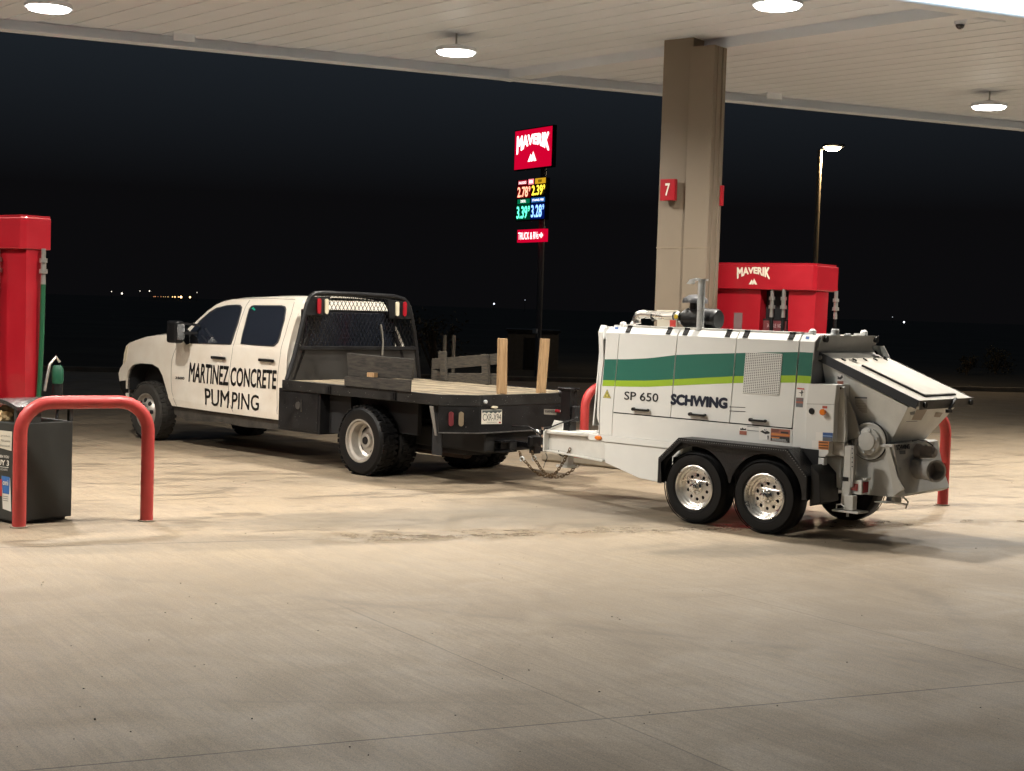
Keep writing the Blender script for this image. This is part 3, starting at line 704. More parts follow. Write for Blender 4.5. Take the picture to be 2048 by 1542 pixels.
bush(at(1996, 60), 60, -.15, .95, .8, 'shrub', 'dim dry shrub at the far right beyond the pavement', 'shrub', 600, .1)
bush(at(1938, 58), 58, -.15, .7, .4, 'shrub', 'small dim shrub left of the larger one at the far right', 'shrub', 350, .1)

def distant(px, py, r, col, s, dist, label, group=None):
    d = ray(px, py); d = d * (dist / d.y); e = bpy.data.objects.new('distant_lamp', None); SC.collection.objects.link(e); e.location = (d.x, d.y, -.16)
    z = max(CAM.z + d.z, .6) + .16; tag(e, label, 'distant light', group)
    m = MB(); m.ball((0, 0, z), r, 8); m.build('bulb', glow('far_light', col, s), e)
    m = MB(); m.cyl((0, 0, 0), (0, 0, z - r), .06, seg=6); m.build('mast', DARK, e)
WARM = (1, .62, .25)
for i, (px, r, s) in enumerate(((308, .16, 1.2), (311, .16, 1), (316, .13, .5), (322, .16, .8), (327, .16, .8), (331, .16, .8), (336, .18, 1.2), (345, .25, 2), (350, .27, 3), (357, .25, 2), (362, .42, 9))):
    distant(px, 593 + i * .1, r, (1, .40, .18) if i < 4 else WARM, s, 620, 'one of a row of tiny warm lights on the dark horizon left of the cab', 'row of lights on the horizon')
for px, py, r, s, c, lb in ((380, 594.5, .36, 5, WARM, 'bright warm light on the horizon just above the truck hood, right of the row'), (244, 587, .3, 4, (1, .9, .75), 'brightest white light on the left horizon'),
                         (223, 583, .2, 1.5, (1, .9, .75), 'faint light at the left end of the horizon'), (280, 582, .2, 1.2, (1, .9, .75), 'faint light above the left end of the warm row'),
                         (299, 582, .25, 2, (1, .9, .75), 'small white light above the warm row'), (394, 585, .2, .8, (1, .9, .75), 'faint light above the cab windshield on the horizon'),
                         (988, 607.5, .3, 3, (.8, .85, 1), 'small white light on the horizon left of the price sign pole'), (1050, 600, .16, .7, (.8, .85, 1), 'faint light on the horizon beside the price sign pole'),
                         (1808, 645, .33, 4, (.85, .9, 1), 'small white light on the dark horizon right of the pump'), (1785, 634, .16, .7, (.85, .9, 1), 'faint light up left of the white light right of the pump')):
    distant(px, py, r, c, s, 600, lb)

# loose bits of grit and leaf on the pavement
m = MB()
for i in range(120):
    P = ground(random.uniform(20, 2040), random.uniform(1000, 1530)) if i < 80 else ground(random.uniform(300, 2040), random.uniform(880, 1000))
    r = random.uniform(.0012, .0032); a = random.random() * 3; 
    m.obox(P + V3((0, 0, r)), (math.cos(a) * r * 1.6, math.sin(a) * r * 1.6, 0), (-math.sin(a) * r, math.cos(a) * r, 0), (0, 0, r * .7))
tag(m.build('grit', mat('grit_dark', (.05, .04, .03), .9)), 'scattered dark grit on the concrete', 'grit', kind='stuff')
# ================================================================ FLATBED TRUCK
T = Fr(ground(745, 955), 44); tr = T.empty('flatbed_truck')
tag(tr, 'white crew cab dually pickup truck with black steel flatbed, hitched to the white trailer', 'truck')
TW = 2.10                                   # width over the duals
V0 = .085
def VC(z):                                  # side surface of the cab
    if z < .62: return V0 + .05 * (.62 - z) / .2 * .5
    if z < 1.34: return V0 + .012 * ((z - .95) / .39) ** 2
    return V0 + .012 + .30 * ((z - 1.34) / .62) ** 1.25
z1 = zoomer(200, 560, 500 / 2048); z2 = zoomer(540, 560, 360 / 1388)
def cab(x, y, off=0.0): p = T.hs(*z1(x, y), lambda z: VC(z) - off); return (p.x, p.z)
def cabmap(off): return lambda a, b: V3((a, VC(b) - off, b))
def mirror_map(off): return lambda a, b: V3((a, TW - VC(b) + off, b))
ZC_ = [.5 + .05 * i for i in range(32)]
sil = [cab(*p) for p in ((1455, 1146), (1200, 1112), (900, 1073), (590, 1030), (562, 962), (535, 870), (512, 785), (480, 720), (430, 690), (330, 681), (268, 694), (234, 738), (217, 800), (213, 900), (214, 958),
      (198, 940), (170, 895), (160, 828), (152, 765), (165, 722), (188, 690), (198, 605), (214, 540), (240, 515), (330, 482), (380, 466), (450, 455), (550, 449), (690, 438),
      (715, 405), (800, 326), (890, 246), (955, 200), (1010, 176), (1080, 160), (1140, 153), (1400, 143), (1600, 146), (1668, 160))]
ub = sil[0][0] - .005; ut = sil[-1][0]
ubk = cab(1515, 830)[0] + .02
sil += [(ubk, 1.40), (ubk, .98), (ubk, .50)]
m = MB(); m.sheet([sil], cabmap(0), (0, .05, 0), cy=ZC_); m.build('body_side', WHITE, tr, smooth=25)
m = MB(); m.sheet([sil], mirror_map(0), (0, -.05, 0), cy=ZC_); m.build('body_side', WHITE, tr, smooth=25)
# skin between the two sides: hood, windshield, roof, back
top = [p for p in sil if True]
i0 = 15; i1 = len(sil) - 1
line = sil[i0:i1 + 1]
def strip(pts, crown, mt, name, inset=0.0):
    m = MB(); rows = []
    for (u, z) in pts:
        a = VC(z) + .002 + inset; b = TW - VC(z) - .002 - inset; row = []
        for k in range(13):
            t = k / 12; s = math.sin(math.pi * t) ** .6 if 0 < t < 1 else 0
            row.append(m.bm.verts.new((u - crown[0] * s, a + (b - a) * t, z + crown[1] * s)))
        rows.append(row)
    for A, B in zip(rows, rows[1:]):
        for k in range(12): m.bm.faces.new([A[k], A[k + 1], B[k + 1], B[k]])
    return m.build(name, mt, tr, smooth=40)
strip(line[0:9], (.09, 0), WHITE, 'front_fascia')
strip(line[8:14], (0, .055), WHITE, 'hood')
m = MB()
strip([(line[13][0] , line[13][1]), (line[14][0], line[14][1])], (.12, .02), BLACKP, 'cowl')
strip(line[14:18], (.10, .0), GLASS, 'windshield', .06)
strip(line[17:24], (0.02, .035), WHITE, 'roof')
strip(line[23:], (-.02, 0), WHITE, 'cab_back')
m = MB(); m.box(ubk + .0, ubk + .045, .34, TW - .34, 1.30, 1.83); o = m.build('rear_window', GLASS, tr, bevel=.01)
m = MB(); m.box(ubk - .02 + .0, ubk + .03, .30, TW - .30, 1.2, 1.86); m.build('rear_window_seal', BLACKP, tr, bevel=.01)
# inner wheel arch and underbody
m = MB(); m.box(-5.45, -4.25, V0 + .30, TW - V0 - .30, .42, 1.05); m.box(-4.28, ubk - .02, V0 + .06, TW - V0 - .06, .46, .60); m.build('floor_pan', UNDER, tr)
m = MB()
ar = [cab(*p) for p in ((590, 1030), (562, 962), (535, 870), (512, 785), (480, 720), (430, 690), (330, 681), (268, 694), (234, 738), (217, 800), (213, 900))]
for (a, b), (c, d) in zip(ar, ar[1:]):
    P = [V3((a, V0 + .03, b)), V3((c, V0 + .03, d)), V3((c, V0 + .42, d)), V3((a, V0 + .42, b))]; m.bm.faces.new([m.bm.verts.new(p) for p in P])
m.build('wheel_arch_liner', DARK, tr, recalc=False)
q = [T.hv(*z1(*p), .12) for p in ((590, 1036), (1455, 1148), (1455, 1226), (1180, 1205), (960, 1163), (700, 1152), (600, 1100))]
m = MB(); m.prism([(p.x, .14, p.z) for p in q], (0, TW - .28, 0)); m.build('rocker_panel', mat('dusty_underbody', (.06, .052, .042), .75, nz=.6, nscale=5), tr)
m = MB(); m.box(-4.4, 1.0, .55, .63, .50, .66); m.box(-4.4, 1.0, TW - .63, TW - .55, .50, .66); m.build('frame_rail', UNDER, tr)
# doors: seams, handles, windows
SEAM = mat('seam_dark', (.05, .045, .04), .8)
def seam(pts, name='door_seam', r=.0035, mp=cab, fn=VC, par=None):
    q = [mp(*p) for p in pts]; dense = []
    for a, b in zip(q, q[1:]):
        for k in range(6): t = k / 6; dense.append((a[0] + (b[0] - a[0]) * t, a[1] + (b[1] - a[1]) * t))
    dense.append(q[-1]); m = MB(); m.tube([V3((a, fn(b) + .001, b)) for a, b in dense], r, 5); return m.build(name, SEAM, par or tr)
WINM = mat('window_rubber', (.02, .02, .02), .6)
def window(outer, inner, mp=cab, parent=None):
    m = MB(); o = [mp(*p) for p in outer]; m.sheet([o], cabmap(.006), (0, .006, 0), cy=ZC_); f = m.build('window_frame', WINM, parent or tr, smooth=30)
    i = [mp(*p) for p in inner]; m = MB(); m.sheet([i], cabmap(.009), (0, .003, 0), cy=ZC_); m.build('glass', GLASS, f, smooth=30)
    m = MB(); m.sheet([i], mirror_map(.007), (0, -.005, 0), cy=ZC_); m.build('glass', GLASS, f, smooth=30)
fw = [(738, 520), (728, 440), (775, 380), (830, 322), (900, 262), (960, 226), (1040, 206), (1120, 201), (1152, 204), (1166, 222), (1160, 260), (1130, 370), (1090, 490), (1076, 528), (1065, 531)]
def shrink(pts, k=5):
    cx = sum(p[0] for p in pts) / len(pts); cy = sum(p[1] for p in pts) / len(pts)
    return [(p[0] + k * (1 if p[0] < cx else -1) * .9, p[1] + k * (1 if p[1] < cy else -1) * .9) for p in pts]
window(fw, shrink(fw, 9))
rw = [(1153, 526), (1160, 480), (1190, 360), (1222, 240), (1240, 212), (1265, 205), (1490, 207), (1520, 216), (1528, 240), (1515, 330), (1478, 470), (1460, 515), (1425, 545), (1300, 538)]
window(rw, shrink(rw, 9))
m = MB(); g = [cab(*p) for p in ((1245, 235), (1262, 220), (1280, 245), (1268, 250), (1258, 240))]; m.sheet([g], cabmap(.0105)); m.build('window_glint', glow('green_glint', (.0, .45, .25), .35), tr, recalc=False)  # glowing patch painted as a green glint on the glass
m = MB(); q = [cab(*p) for p in ((738, 515), (730, 440), (752, 425), (800, 470), (815, 520))]; m.sheet([q], cabmap(.0105), (0, .01, 0)); m.build('window_corner', BLACKP, tr)
seam(((1228, 165), (1195, 215), (1150, 340), (1105, 500), (1085, 590), (1070, 680), (1058, 800), (1052, 910), (1060, 990), (1075, 1050), (1090, 1078)))
seam(((1592, 182), (1570, 270), (1520, 440), (1480, 600), (1458, 760), (1450, 900), (1452, 1100)))
seam(((622, 560), (605, 600), (590, 650), (584, 720), (583, 830), (590, 920), (605, 980), (630, 1035)))
seam(((1060, 158), (1230, 153), (1420, 152), (1600, 160)), r=.003)
def handle(x, y, wpx, hname='door_handle'):
    a = cab(x, y); b = cab(x + wpx, y + 6); m = MB(); c = ((a[0] + b[0]) / 2, (a[1] + b[1]) / 2)
    m.lathe((c[0], VC(c[1]) - .004, c[1]), (0, -1, 0), [(.062, 0), (.060, .003), (.0, .004)], 20); cup = m.build('handle_cup', WHITE, tr, smooth=40); 
    m = MB(); m.hexa([V3((u, VC(c[1]) - d, z)) for u, zz in ((a[0], 0), (b[0], 0)) for d in (.012, .042) for z in (c[1] - .018, c[1] + .018)]); m.build(hname, BLACKP, tr, bevel=.012)
handle(925, 635, 115); handle(1313, 655, 125)
# headlight, bumper corner, badge
m = MB(); q = [cab(*p) for p in ((198, 610), (216, 545), (232, 535), (222, 620), (212, 665), (196, 688))]; m.sheet([q], cabmap(.006), (0, .05, 0)); m.build('headlight', LENSW, tr)
m = MB(); q = [cab(*p) for p in ((161, 828), (212, 822), (213, 955), (198, 938), (172, 895))]; m.sheet([q], cabmap(.006), (0, .05, 0)); m.build('air_dam', BLACKP, tr)
m = MB(); uf = line[3][0]; m.box(uf - .10, uf - .02, .35, TW - .35, .88, 1.22); m.build('grille', CHROME, tr, bevel=.02)
def ctext3(body, TL, TR, BL, BR, mt, name='door_lettering', bold=.0, cx=()):
    P = [T.hs(*z1(*p), lambda z: VC(z) - .003) for p in (TL, TR, BL, BR)]
    f = bil(*P)
    def mp(a, b): p = f(a, b); return V3((p.x, VC(p.z) - .004, p.z))
    return lettering(body, mp, mt, tr, name, bold=bold, cx=cx, cy=(.25, .5, .75))
ctext3('MARTINEZ', (738, 674), (1058, 706), (725, 834), (1050, 866), INK, bold=.022)
ctext3('CONCRETE', (1074, 712), (1449, 738), (1066, 868), (1442, 897), INK, bold=.022)
ctext3('PUM', (858, 886), (1060, 910), (862, 1022), (1052, 1052), INK, bold=.012)
ctext3('PING', (1084, 914), (1302, 944), (1076, 1056), (1300, 1072), INK, bold=.012)
ctext3('3500', (618, 790), (692, 794), (616, 810), (692, 817), BLACKP, 'badge', bold=.03)
# mirrors
def mirror(par, s):
    m = MB(); a = T.hv(*z1(560, 330), -.13); b = T.hv(*z1(650, 520), -.13)
    y = -.13 if s > 0 else TW + .13; d = 1 if s > 0 else -1
    m.box(a.x + .02, b.x - .02, y - d * .05, y + d * .09, b.z, a.z); hd = m.build('mirror', BLACKP, tr, bevel=.035)
    m = MB(); m.box(b.x + .001, b.x + .006, min(y - d * .04, y + d * .07), max(y - d * .04, y + d * .07), b.z + .05, a.z - .04); m.build('mirror_glass', CHROME, hd)
    m = MB(); yi = V0 + .02 if s > 0 else TW - V0 - .02
    m.bar((b.x - .03, y, b.z + .13), (b.x + .05, yi, b.z + .14), .03, .03); m.bar((b.x - .03, y, b.z + .26), (b.x + .05, yi + d * .04, b.z + .24), .03, .03)
    m.build('mirror_arm', BLACKP, hd)
mirror(tr, 1); mirror(tr, -1)
m = MB(); q = [cab(*p) for p in ((688, 420), (722, 405), (745, 425), (742, 520), (715, 530), (690, 495))]; m.sheet([q], cabmap(.02), (0, .02, 0)); m.build('mirror_mount', BLACKP, tr, bevel=.005)

# wheels
def tyre(m, c, R, Wt, Ri, n=0, side=-1):
    """tyre whose outer face looks along -v, centre of the outer face at c"""
    prof = [(Ri, .02), (Ri + .01, .0), (Ri + (R - Ri) * .35, -.012 + .0), (Ri + (R - Ri) * .72, -.004), (R - .025, .018), (R - .006, .04), (R, .07), (R, Wt - .07), (R - .006, Wt - .04), (R - .03, Wt - .01), (Ri + .02, Wt - .01), (Ri, Wt - .03)]
    m.lathe(c, (0, 1, 0), prof, 64, False)
    if n:
        for i in range(n):
            for row, (y0, y1, ph) in enumerate(((.012, .075, 0), (Wt * .36, Wt * .62, .5), (Wt - .075, Wt - .012, .25))):
                a = 2 * math.pi * (i + ph) / n; w = math.pi * R / n * .62; rad = V3((math.sin(a), 0, math.cos(a))); tan = V3((math.cos(a), 0, -math.sin(a)))
                cc = V3(c) + rad * (R + (0 if row == 1 else -.006)) + V3((0, (y0 + y1) / 2, 0))
                m.obox(cc, tan * w, V3((0, (y1 - y0) / 2, 0)) + tan * w * .3 * (1 if i % 2 else -1), rad * .010)
    for v in m.bm.verts:
        if v.co.z < .002: v.co.z = .002
def wheel_back(m, c, Ri, Wt): m.cyl(V3(c) + V3((0, .12, 0)), V3(c) + V3((0, .14, 0)), Ri - .005, seg=32)
def truck_wheel(cu, v, front, flip=False):
    R = .402; Ri = .243; c = V3((cu, v, .392)); s = -1
    e = MB(); tyre(e, c, R, .245, Ri, 38)
    if flip:
        for q in e.bm.verts: q.co.y = 2 * TW / 2 - q.co.y
    w = e.build('wheel', RUBBERD if front else RUBBER, tr, smooth=35)
    def fl(mb):
        if flip:
            for q in mb.bm.verts: q.co.y = TW - q.co.y
        return mb
    if front:
        m = fl(MB().lathe(c, (0, 1, 0), [(Ri, .02), (Ri + .004, .004), (Ri - .012, .006), (Ri - .022, .05), (Ri - .05, .06), (.17, .018), (.13, -.01), (.10, -.016)], 40, False)); m.build('rim', STEELW, w, smooth=30)
        m = MB()
        for i in range(8):
            a = 2 * math.pi * i / 8; rad = V3((math.sin(a), 0, math.cos(a))); tan = V3((math.cos(a), 0, -math.sin(a))); pc = c + rad * .152 + V3((0, .000, 0))
            m.obox(pc, tan * .026, V3((0, .012, 0)) + rad * .012, rad * .022)
        fl(m).build('hand_hole', DARK, w, bevel=.008)
        m = MB(); m.lathe(c, (0, 1, 0), [(.10, -.012), (.098, -.03), (.075, -.045), (.072, -.09), (.05, -.10), (0, -.10)], 28, False); fl(m).build('hub', CHROME, w, smooth=30)
        m = MB()
        for i in range(8):
            a = 2 * math.pi * (i + .5) / 8; rad = V3((math.sin(a), 0, math.cos(a))); m.cyl(c + rad * .088 + V3((0, -.022, 0)), c + rad * .088 + V3((0, -.055, 0)), .011, seg=8)
        fl(m).build('lug_nut', CHROME, w)
    else:
        m = fl(MB().lathe(c, (0, 1, 0), [(Ri, .02), (Ri + .006, .002), (Ri - .010, .002), (Ri - .018, .03), (Ri - .045, .045), (Ri - .052, .14), (.165, .165), (.15, .155), (.11, .13), (.085, .125)], 40, False)); m.build('rim', STEELW, w, smooth=30)
        m = MB()
        for i in range(4):
            a = 2 * math.pi * (i + .6) / 4; pts = []
            for k in range(12):
                t = 2 * math.pi * k / 12; aa = a + math.cos(t) * .34; rr = .142 + math.sin(t) * .020; pts.append(c + V3((math.sin(aa) * rr, .1305 + (rr - .11) * .55, math.cos(aa) * rr)))
            m.bm.faces.new([m.bm.verts.new(p + V3((0, -.012, 0))) for p in pts])
        fl(m).build('hand_hole', DARK, w, recalc=False)
        m = MB(); m.lathe(c, (0, 1, 0), [(.088, .125), (.086, .10), (.080, .085), (.052, .084), (.05, .092), (0, .092)], 28, False); fl(m).build('hub', STEELW, w, smooth=30)
        m = MB(); m.lathe(c, (0, 1, 0), [(.045, .088), (.04, .078), (0, .078)], 20, False); fl(m).build('hub_badge', BLACKP, w, smooth=30)
    m = fl(MB()); 
    wb = MB(); wheel_back(wb, c, Ri, .245) if front else wb.cyl(c + V3((0, .18, 0)), c + V3((0, .20, 0)), Ri - .01, seg=32); fl(wb).build('brake_backing', DARK, w)
UR = -.245; UF = -4.90
truck_wheel(UF, V0 + .04, True); truck_wheel(UF, V0 + .04, True, True)
truck_wheel(UR, 0.0, False); truck_wheel(UR, 0.0, False, True)
for y in (.30, TW - .545):
    m = MB(); tyre(m, (UR, y, .392), .402, .245, .243, 30); m.build('wheel', RUBBER, tr, smooth=35)
m = MB(); m.cyl((UR, .2, .40), (UR, TW - .2, .40), .06); m.ball((UR, TW / 2, .40), .19); m.build('rear_axle', UNDER, tr, smooth=40)
# toolbox under the bed
def hv(px, py, v=0.0): return T.hv(px, py, v)
a = hv(*z2(68, 850), .02); b = hv(*z2(380, 1190), .02)
m = MB(); m.box(a.x, b.x, .02, .52, hv(*z2(220, 1172), .02).z, .905); tb = m.build('toolbox', WORN, tr, bevel=.008)
m = MB(); m.box(a.x + .03, b.x - .03, .012, .0195, hv(*z2(220, 1172), .02).z + .03, .87); dr = m.build('door', WORN, tb, bevel=.004)
c = hv(*z2(218, 968), .01); m = MB(); m.cyl((c.x, .012, c.z), (c.x, .0, c.z), .045); m.box(c.x + .055, c.x + .065, .002, .0118, c.z - .07, c.z + .07); m.build('latch', mat('dull_latch', (.10, .095, .09), .4, .6), dr)
m = MB(); m.box(b.x + .004, -.60, .16, TW - .16, .42, .90); m.build('inner_fender', DARK, tr)
m = MB(); m.box(-.66, .42, .28, .34, .5, .90); m.box(-.66, .42, TW - .34, TW - .28, .5, .90); m.build('wheel_housing', DARK, tr)
# flatbed
UB0 = hv(*z2(95, 775)).x; UB1 = 1.06; UB2 = 1.31; YC = .36
ZB = 1.0
ed = [(UB0, 0), (UB1, 0), (UB2, YC), (UB2, TW - YC), (UB1, TW), (UB0, TW)]
m = MB(); m.prism([(x, y, .93) for x, y in ed], (0, 0, .055)); m.build('bed_frame', BLACK, tr)
m = MB(); m.box(UB0, UB1 - .002, -.004, .05, .885, ZB + .004); m.box(UB0, UB1 - .002, TW - .05, TW + .004, .885, ZB + .004); m.build('side_rail', WORNB, tr, bevel=.004)
for i in range(13):
    y0 = .055 + i * (TW - .11) / 13; y1 = y0 + (TW - .11) / 13 - .006
    ue = UB2 - .03 if YC < (y0 + y1) / 2 < TW - YC else UB1 + (min(y0, TW - y1) / YC) * (UB2 - UB1) - .05
    m = MB(); m.box(UB0 + .02, ue, y0, y1, .986, ZB + random.uniform(-.002, .002))
    if i == 0: DECK = mat('worn_deck_planks', (.29, .23, .145), .85, nscale=2.4, col2=(.040, .033, .024), stretch=(.8, 5, 3), bump=.5, bscale=18)
    m.build('deck_plank', DECK, tr)
# drop brackets on the rail
for x in (-.86, .28): 
    m = MB(); m.box(x, x + .09, -.022, -.005, .895, .985); m.box(x + .02, x + .07, -.03, -.021, .905, .975); m.build('rail_latch', WORN, tr)
# rear skirt with chamfered corners
m = MB()
m.prism([(UB1, .0, .60), (UB2, YC, .60), (UB2 - .03, YC, .60), (UB1 - .03, .02, .60)], (0, 0, .28)); m.build('corner_skirt', WORN, tr)
m = MB(); m.prism([(UB1, TW, .60), (UB2, TW - YC, .60), (UB2 - .03, TW - YC, .60), (UB1 - .03, TW - .02, .60)], (0, 0, .28)); m.build('corner_skirt', WORN, tr)
m = MB(); m.box(UB2 - .03, UB2, YC + .002, TW - YC - .002, .60, .88); m.build('rear_skirt', WORN, tr)
m = MB(); m.prism([(UB1 + .004, -.004, .884), (UB2 + .006, YC, .884), (UB2 + .006, TW - YC, .884), (UB1 + .004, TW + .004, .884), (UB1 - .02, TW - .03, .884), (UB2 - .03, TW - YC, .884), (UB2 - .03, YC, .884), (UB1 - .02, .03, .884)], (0, 0, .12)); m.build('rear_rail', WORNB, tr, bevel=.003)
m = MB(); m.prism([(UB1 + .01, -.004, .588), (UB2 + .02, YC, .588), (UB2 + .02, TW - YC, .588), (UB1 + .01, TW, .588), (UB1 - .03, TW - .03, .588), (UB2 - .03, TW - YC, .588), (UB2 - .03, YC, .588), (UB1 - .03, .03, .588)], (0, 0, .011)); m.build('skirt_lip', mat('scuffed_edge', (.12, .115, .11), .35, nz=.6, nscale=20), tr)
cd_ = V3((UB2 - UB1, YC, 0)).normalized(); cn = V3((cd_.y, -cd_.x, 0))
def oval(c, n, t, h, wd, mt, name, par=tr, dep=.02):
    n = V3(n); t = V3(t); m = MB(); pts = []
    for k in range(20):
        a = 2 * math.pi * k / 20; pts.append(V3(c) + t * math.cos(a) * wd + V3((0, 0, 1)) * (math.sin(a) * wd + (h if math.sin(a) > 0 else -h)))
    m.prism(pts, n * dep); return m.build(name, mt, par, bevel=.004)
DLR = mat('shaded_red_lens', (.12, .015, .02), .5); DLW = mat('shaded_clear_lens', (.18, .14, .09), .5)  # lens colours darkened to carry the shade at the rear corner
for k, (f, mt, nm) in enumerate(((.30, DLR, 'tail_light'), (.55, DLW, 'reverse_light'))):
    c = V3((UB1, 0, .745)) + V3((UB2 - UB1, YC, 0)) * f; oval(c + cn * .002, cn, cd_, .05, .028, mt, nm)
    c = V3((UB1, TW, .745)) + V3((UB2 - UB1, -YC, 0)) * f; n2 = V3((cn.x, -cn.y, 0)); oval(c + n2 * .002, n2, V3((cd_.x, -cd_.y, 0)), .05, .028, mt, nm)
def hu(px, py, u=UB2 + .004): return T.hu(px, py, u)
# shackle and plate lamp
z3 = zoomer(760, 640, 460 / 1970)
a = hu(*z3(873, 652)); b = hu(*z3(940, 722)); m = MB(); m.box(UB2 + .007, UB2 + .012, a.y, b.y, b.z, a.z); m.build('shackle_pocket', DARK, tr)
c = hu(*z3(895, 700)); m = MB(); m.lathe((UB2 + .012, c.y, c.z), (1, 0, 0), [(.022, 0), (.02, .02), (0, .028)], 14); m.build('shackle', GALV, tr, smooth=50)
c = hu(*z3(975, 747)); m = MB(); m.lathe((UB2 + .006, c.y, c.z), (1, 0, 0), [(.05, 0), (.045, .02), (0, .025)], 16)
for v in m.bm.verts: v.co.z = c.z + (v.co.z - c.z) * .3
m.build('plate_lamp', LENSW, tr, smooth=50)
# licence plate
P = [hu(*z3(*p), UB2 + .012) for p in ((872, 770), (1045, 767), (870, 892), (1043, 890))]
pf = bil(*P); m = MB(); m.sheet([[(0, 0), (1, 0), (1, 1), (0, 1)]], pf, (-.004, 0, 0)); lp = m.build('licence_plate', mat('plate_cream', (.66, .62, .53), .5), tr)
PGR = mat('plate_green', (.06, .075, .07), .5)
pm = lambda a, b: pf(a, b) + V3((.002, 0, 0))
m = MB(); m.sheet([[(.02, .97), (.98, .97), (.98, .86), (.85, .76), (.78, .84), (.66, .72), (.56, .83), (.45, .74), (.34, .85), (.24, .75), (.14, .83), (.02, .78)]], pm); m.build('plate_mountains', PGR, lp, recalc=False)
lettering('CXR-X94', lambda a, b: pf(.05 + .9 * a, .24 + .47 * b) + V3((.0025, 0, 0)), mat('plate_ink', (.02, .025, .022), .5), lp, 'plate_number', bold=.0)
lettering('COLORADO', lambda a, b: pf(.25 + .48 * a, .07 + .09 * b) + V3((.0025, 0, 0)), PGR, lp, 'plate_state')
m = MB(); m.sheet([[(.85, .05), (.94, .05), (.94, .16), (.85, .16)]], lambda a, b: pf(a, b) + V3((.0028, 0, 0))); m.build('plate_sticker', LENSR, lp, recalc=False)
# bumper sticker, latch pin, underside, hitch
P = [hu(*z3(*p)) for p in ((1405, 762), (1512, 766), (1405, 808), (1510, 815))]; f2 = bil(*P)
m = MB(); m.sheet([[(0, 0), (1, 0), (1, 1), (0, 1)]], f2); m.build('maker_sticker', mat('dull_sticker', (.22, .20, .17), .6), tr, recalc=False)
lettering('KNAPHEIDE', lambda a, b: f2(.08 + .84 * a, .35 + .5 * b) + V3((.001, 0, 0)), INK, tr, 'sticker_text', bold=.01)
c = hu(*z3(1500, 778)); m = MB(); m.cyl((UB2 + .01, c.y, c.z), (UB2 + .06, c.y + .02, c.z), .018); m.build('pin_grip', LENSR, tr)
m = MB(); m.cyl((UB2 + .06, c.y + .02, c.z), (UB2 + .10, c.y + .12, c.z), .011); m.build('pin', GALV, tr)
m = MB(); m.prism([(UB1 - .15, .05, .34), (UB1 - .02, .07, .34), (UB1 - .02, .07, .885), (UB1 - .15, .05, .885)], (0, .012, 0)); m.build('mud_flap', DARK, tr)
a = T.hv(*z2(1228, 970), .0); b = T.hv(*z2(1280, 1200), .0)
m = MB(); m.prism([(a.x, .0, a.z), (a.x + .06, .0, a.z), (b.x + .01, .0, b.z), (b.x - .02, .0, b.z)], (0, .01, 0)); m.build('rail_gusset', mat('scuffed_gusset', (.14, .13, .115), .6), tr)
m = MB(); m.box(.1, UB2 - .05, .50, TW - .5, .37, .60); m.box(.0, .9, .60, 1.2, .30, .40); m.build('spare_tyre_carrier', UNDER, tr, bevel=.02)
m = MB(); m.cyl((-.1, .75, .33), (.75, .75, .33), .09); m.build('muffler', mat('rusty_muffler', (.05, .03, .022), .8, nz=.5), tr, smooth=40)
hz_ = hu(*z3(1100, 1070), 1.4).z; hy = hu(*z3(1080, 1070), 1.4).y
m = MB(); m.box(.7, 1.36, hy - .04, hy + .22, .48, .50); m.box(.7, 1.36, hy - .04, hy + .22, .37, .385); m.box(.7, 1.30, hy + .02, hy + .16, .40, .47); m.build('receiver_hitch', BLACK, tr, bevel=.004)
BALL = T.hv(1072, 880, TW / 2)
m = MB(); m.bar((1.25, TW / 2, .44), (BALL.x, TW / 2, .44), .06, .06); m.box(BALL.x - .05, BALL.x + .03, TW / 2 - .05, TW / 2 + .05, .36, .56); m.build('ball_mount', BLACK, tr, bevel=.004)
m = MB(); m.cyl((BALL.x + .02, TW / 2, .52), (BALL.x + .02, TW / 2, .60), .025); m.ball((BALL.x + .02, TW / 2, .60), .03); m.build('tow_ball', CHROME, tr, smooth=60)
# headache rack
UH = UB0 + .06
def hr(x, y): p = T.hu(*z2(x, y), UH); return (p.y, p.z)
outl = [hr(*p) for p in ((130, 770), (185, 600), (235, 400), (285, 190), (310, 130), (345, 104), (410, 100), (700, 112), (960, 128), (1030, 150), (1062, 185), (1082, 240), (1115, 420), (1130, 560), (1150, 770))]
m = MB(); m.tube([V3((UH, a, b)) for a, b in outl], .030, 12); m.build('rack_frame', WORN, tr, smooth=40)
yb = outl[0][0]; ye = outl[-1][0]
zt = hr(660, 530)[1]
m = MB(); a = hr(210, 520); b = hr(1120, 530); m.bar((UH, a[0], (a[1] + b[1]) / 2), (UH, b[0], (a[1] + b[1]) / 2), .045, .045); m.build('cross_bar', WORN, tr, bevel=.004)
zc = (a[1] + b[1]) / 2
m = MB(); m.prism([(UH - .012, a[0] - .0, zc), (UH - .012, b[0], zc), (UH - .012, ye - .01, ZB), (UH - .012, yb + .01, ZB)], (.012, 0, 0))
m.build('lower_panel', mat('black_sheet_worn', (.022, .020, .018), .5, nz=.6, nscale=3.5, rvar=.15), tr)
def inside(y, z, poly):
    c = False; n = len(poly)
    for i in range(n):
        (y1, z1_), (y2, z2_) = poly[i], poly[i - 1]
        if (z1_ > z) != (z2_ > z) and y < (y2 - y1) * (z - z1_) / (z2_ - z1_) + y1: c = not c
    return c
poly = [q for q in outl if q[1] > zc] ; poly = [a] + poly + [b]
m = MB(); pit = .062
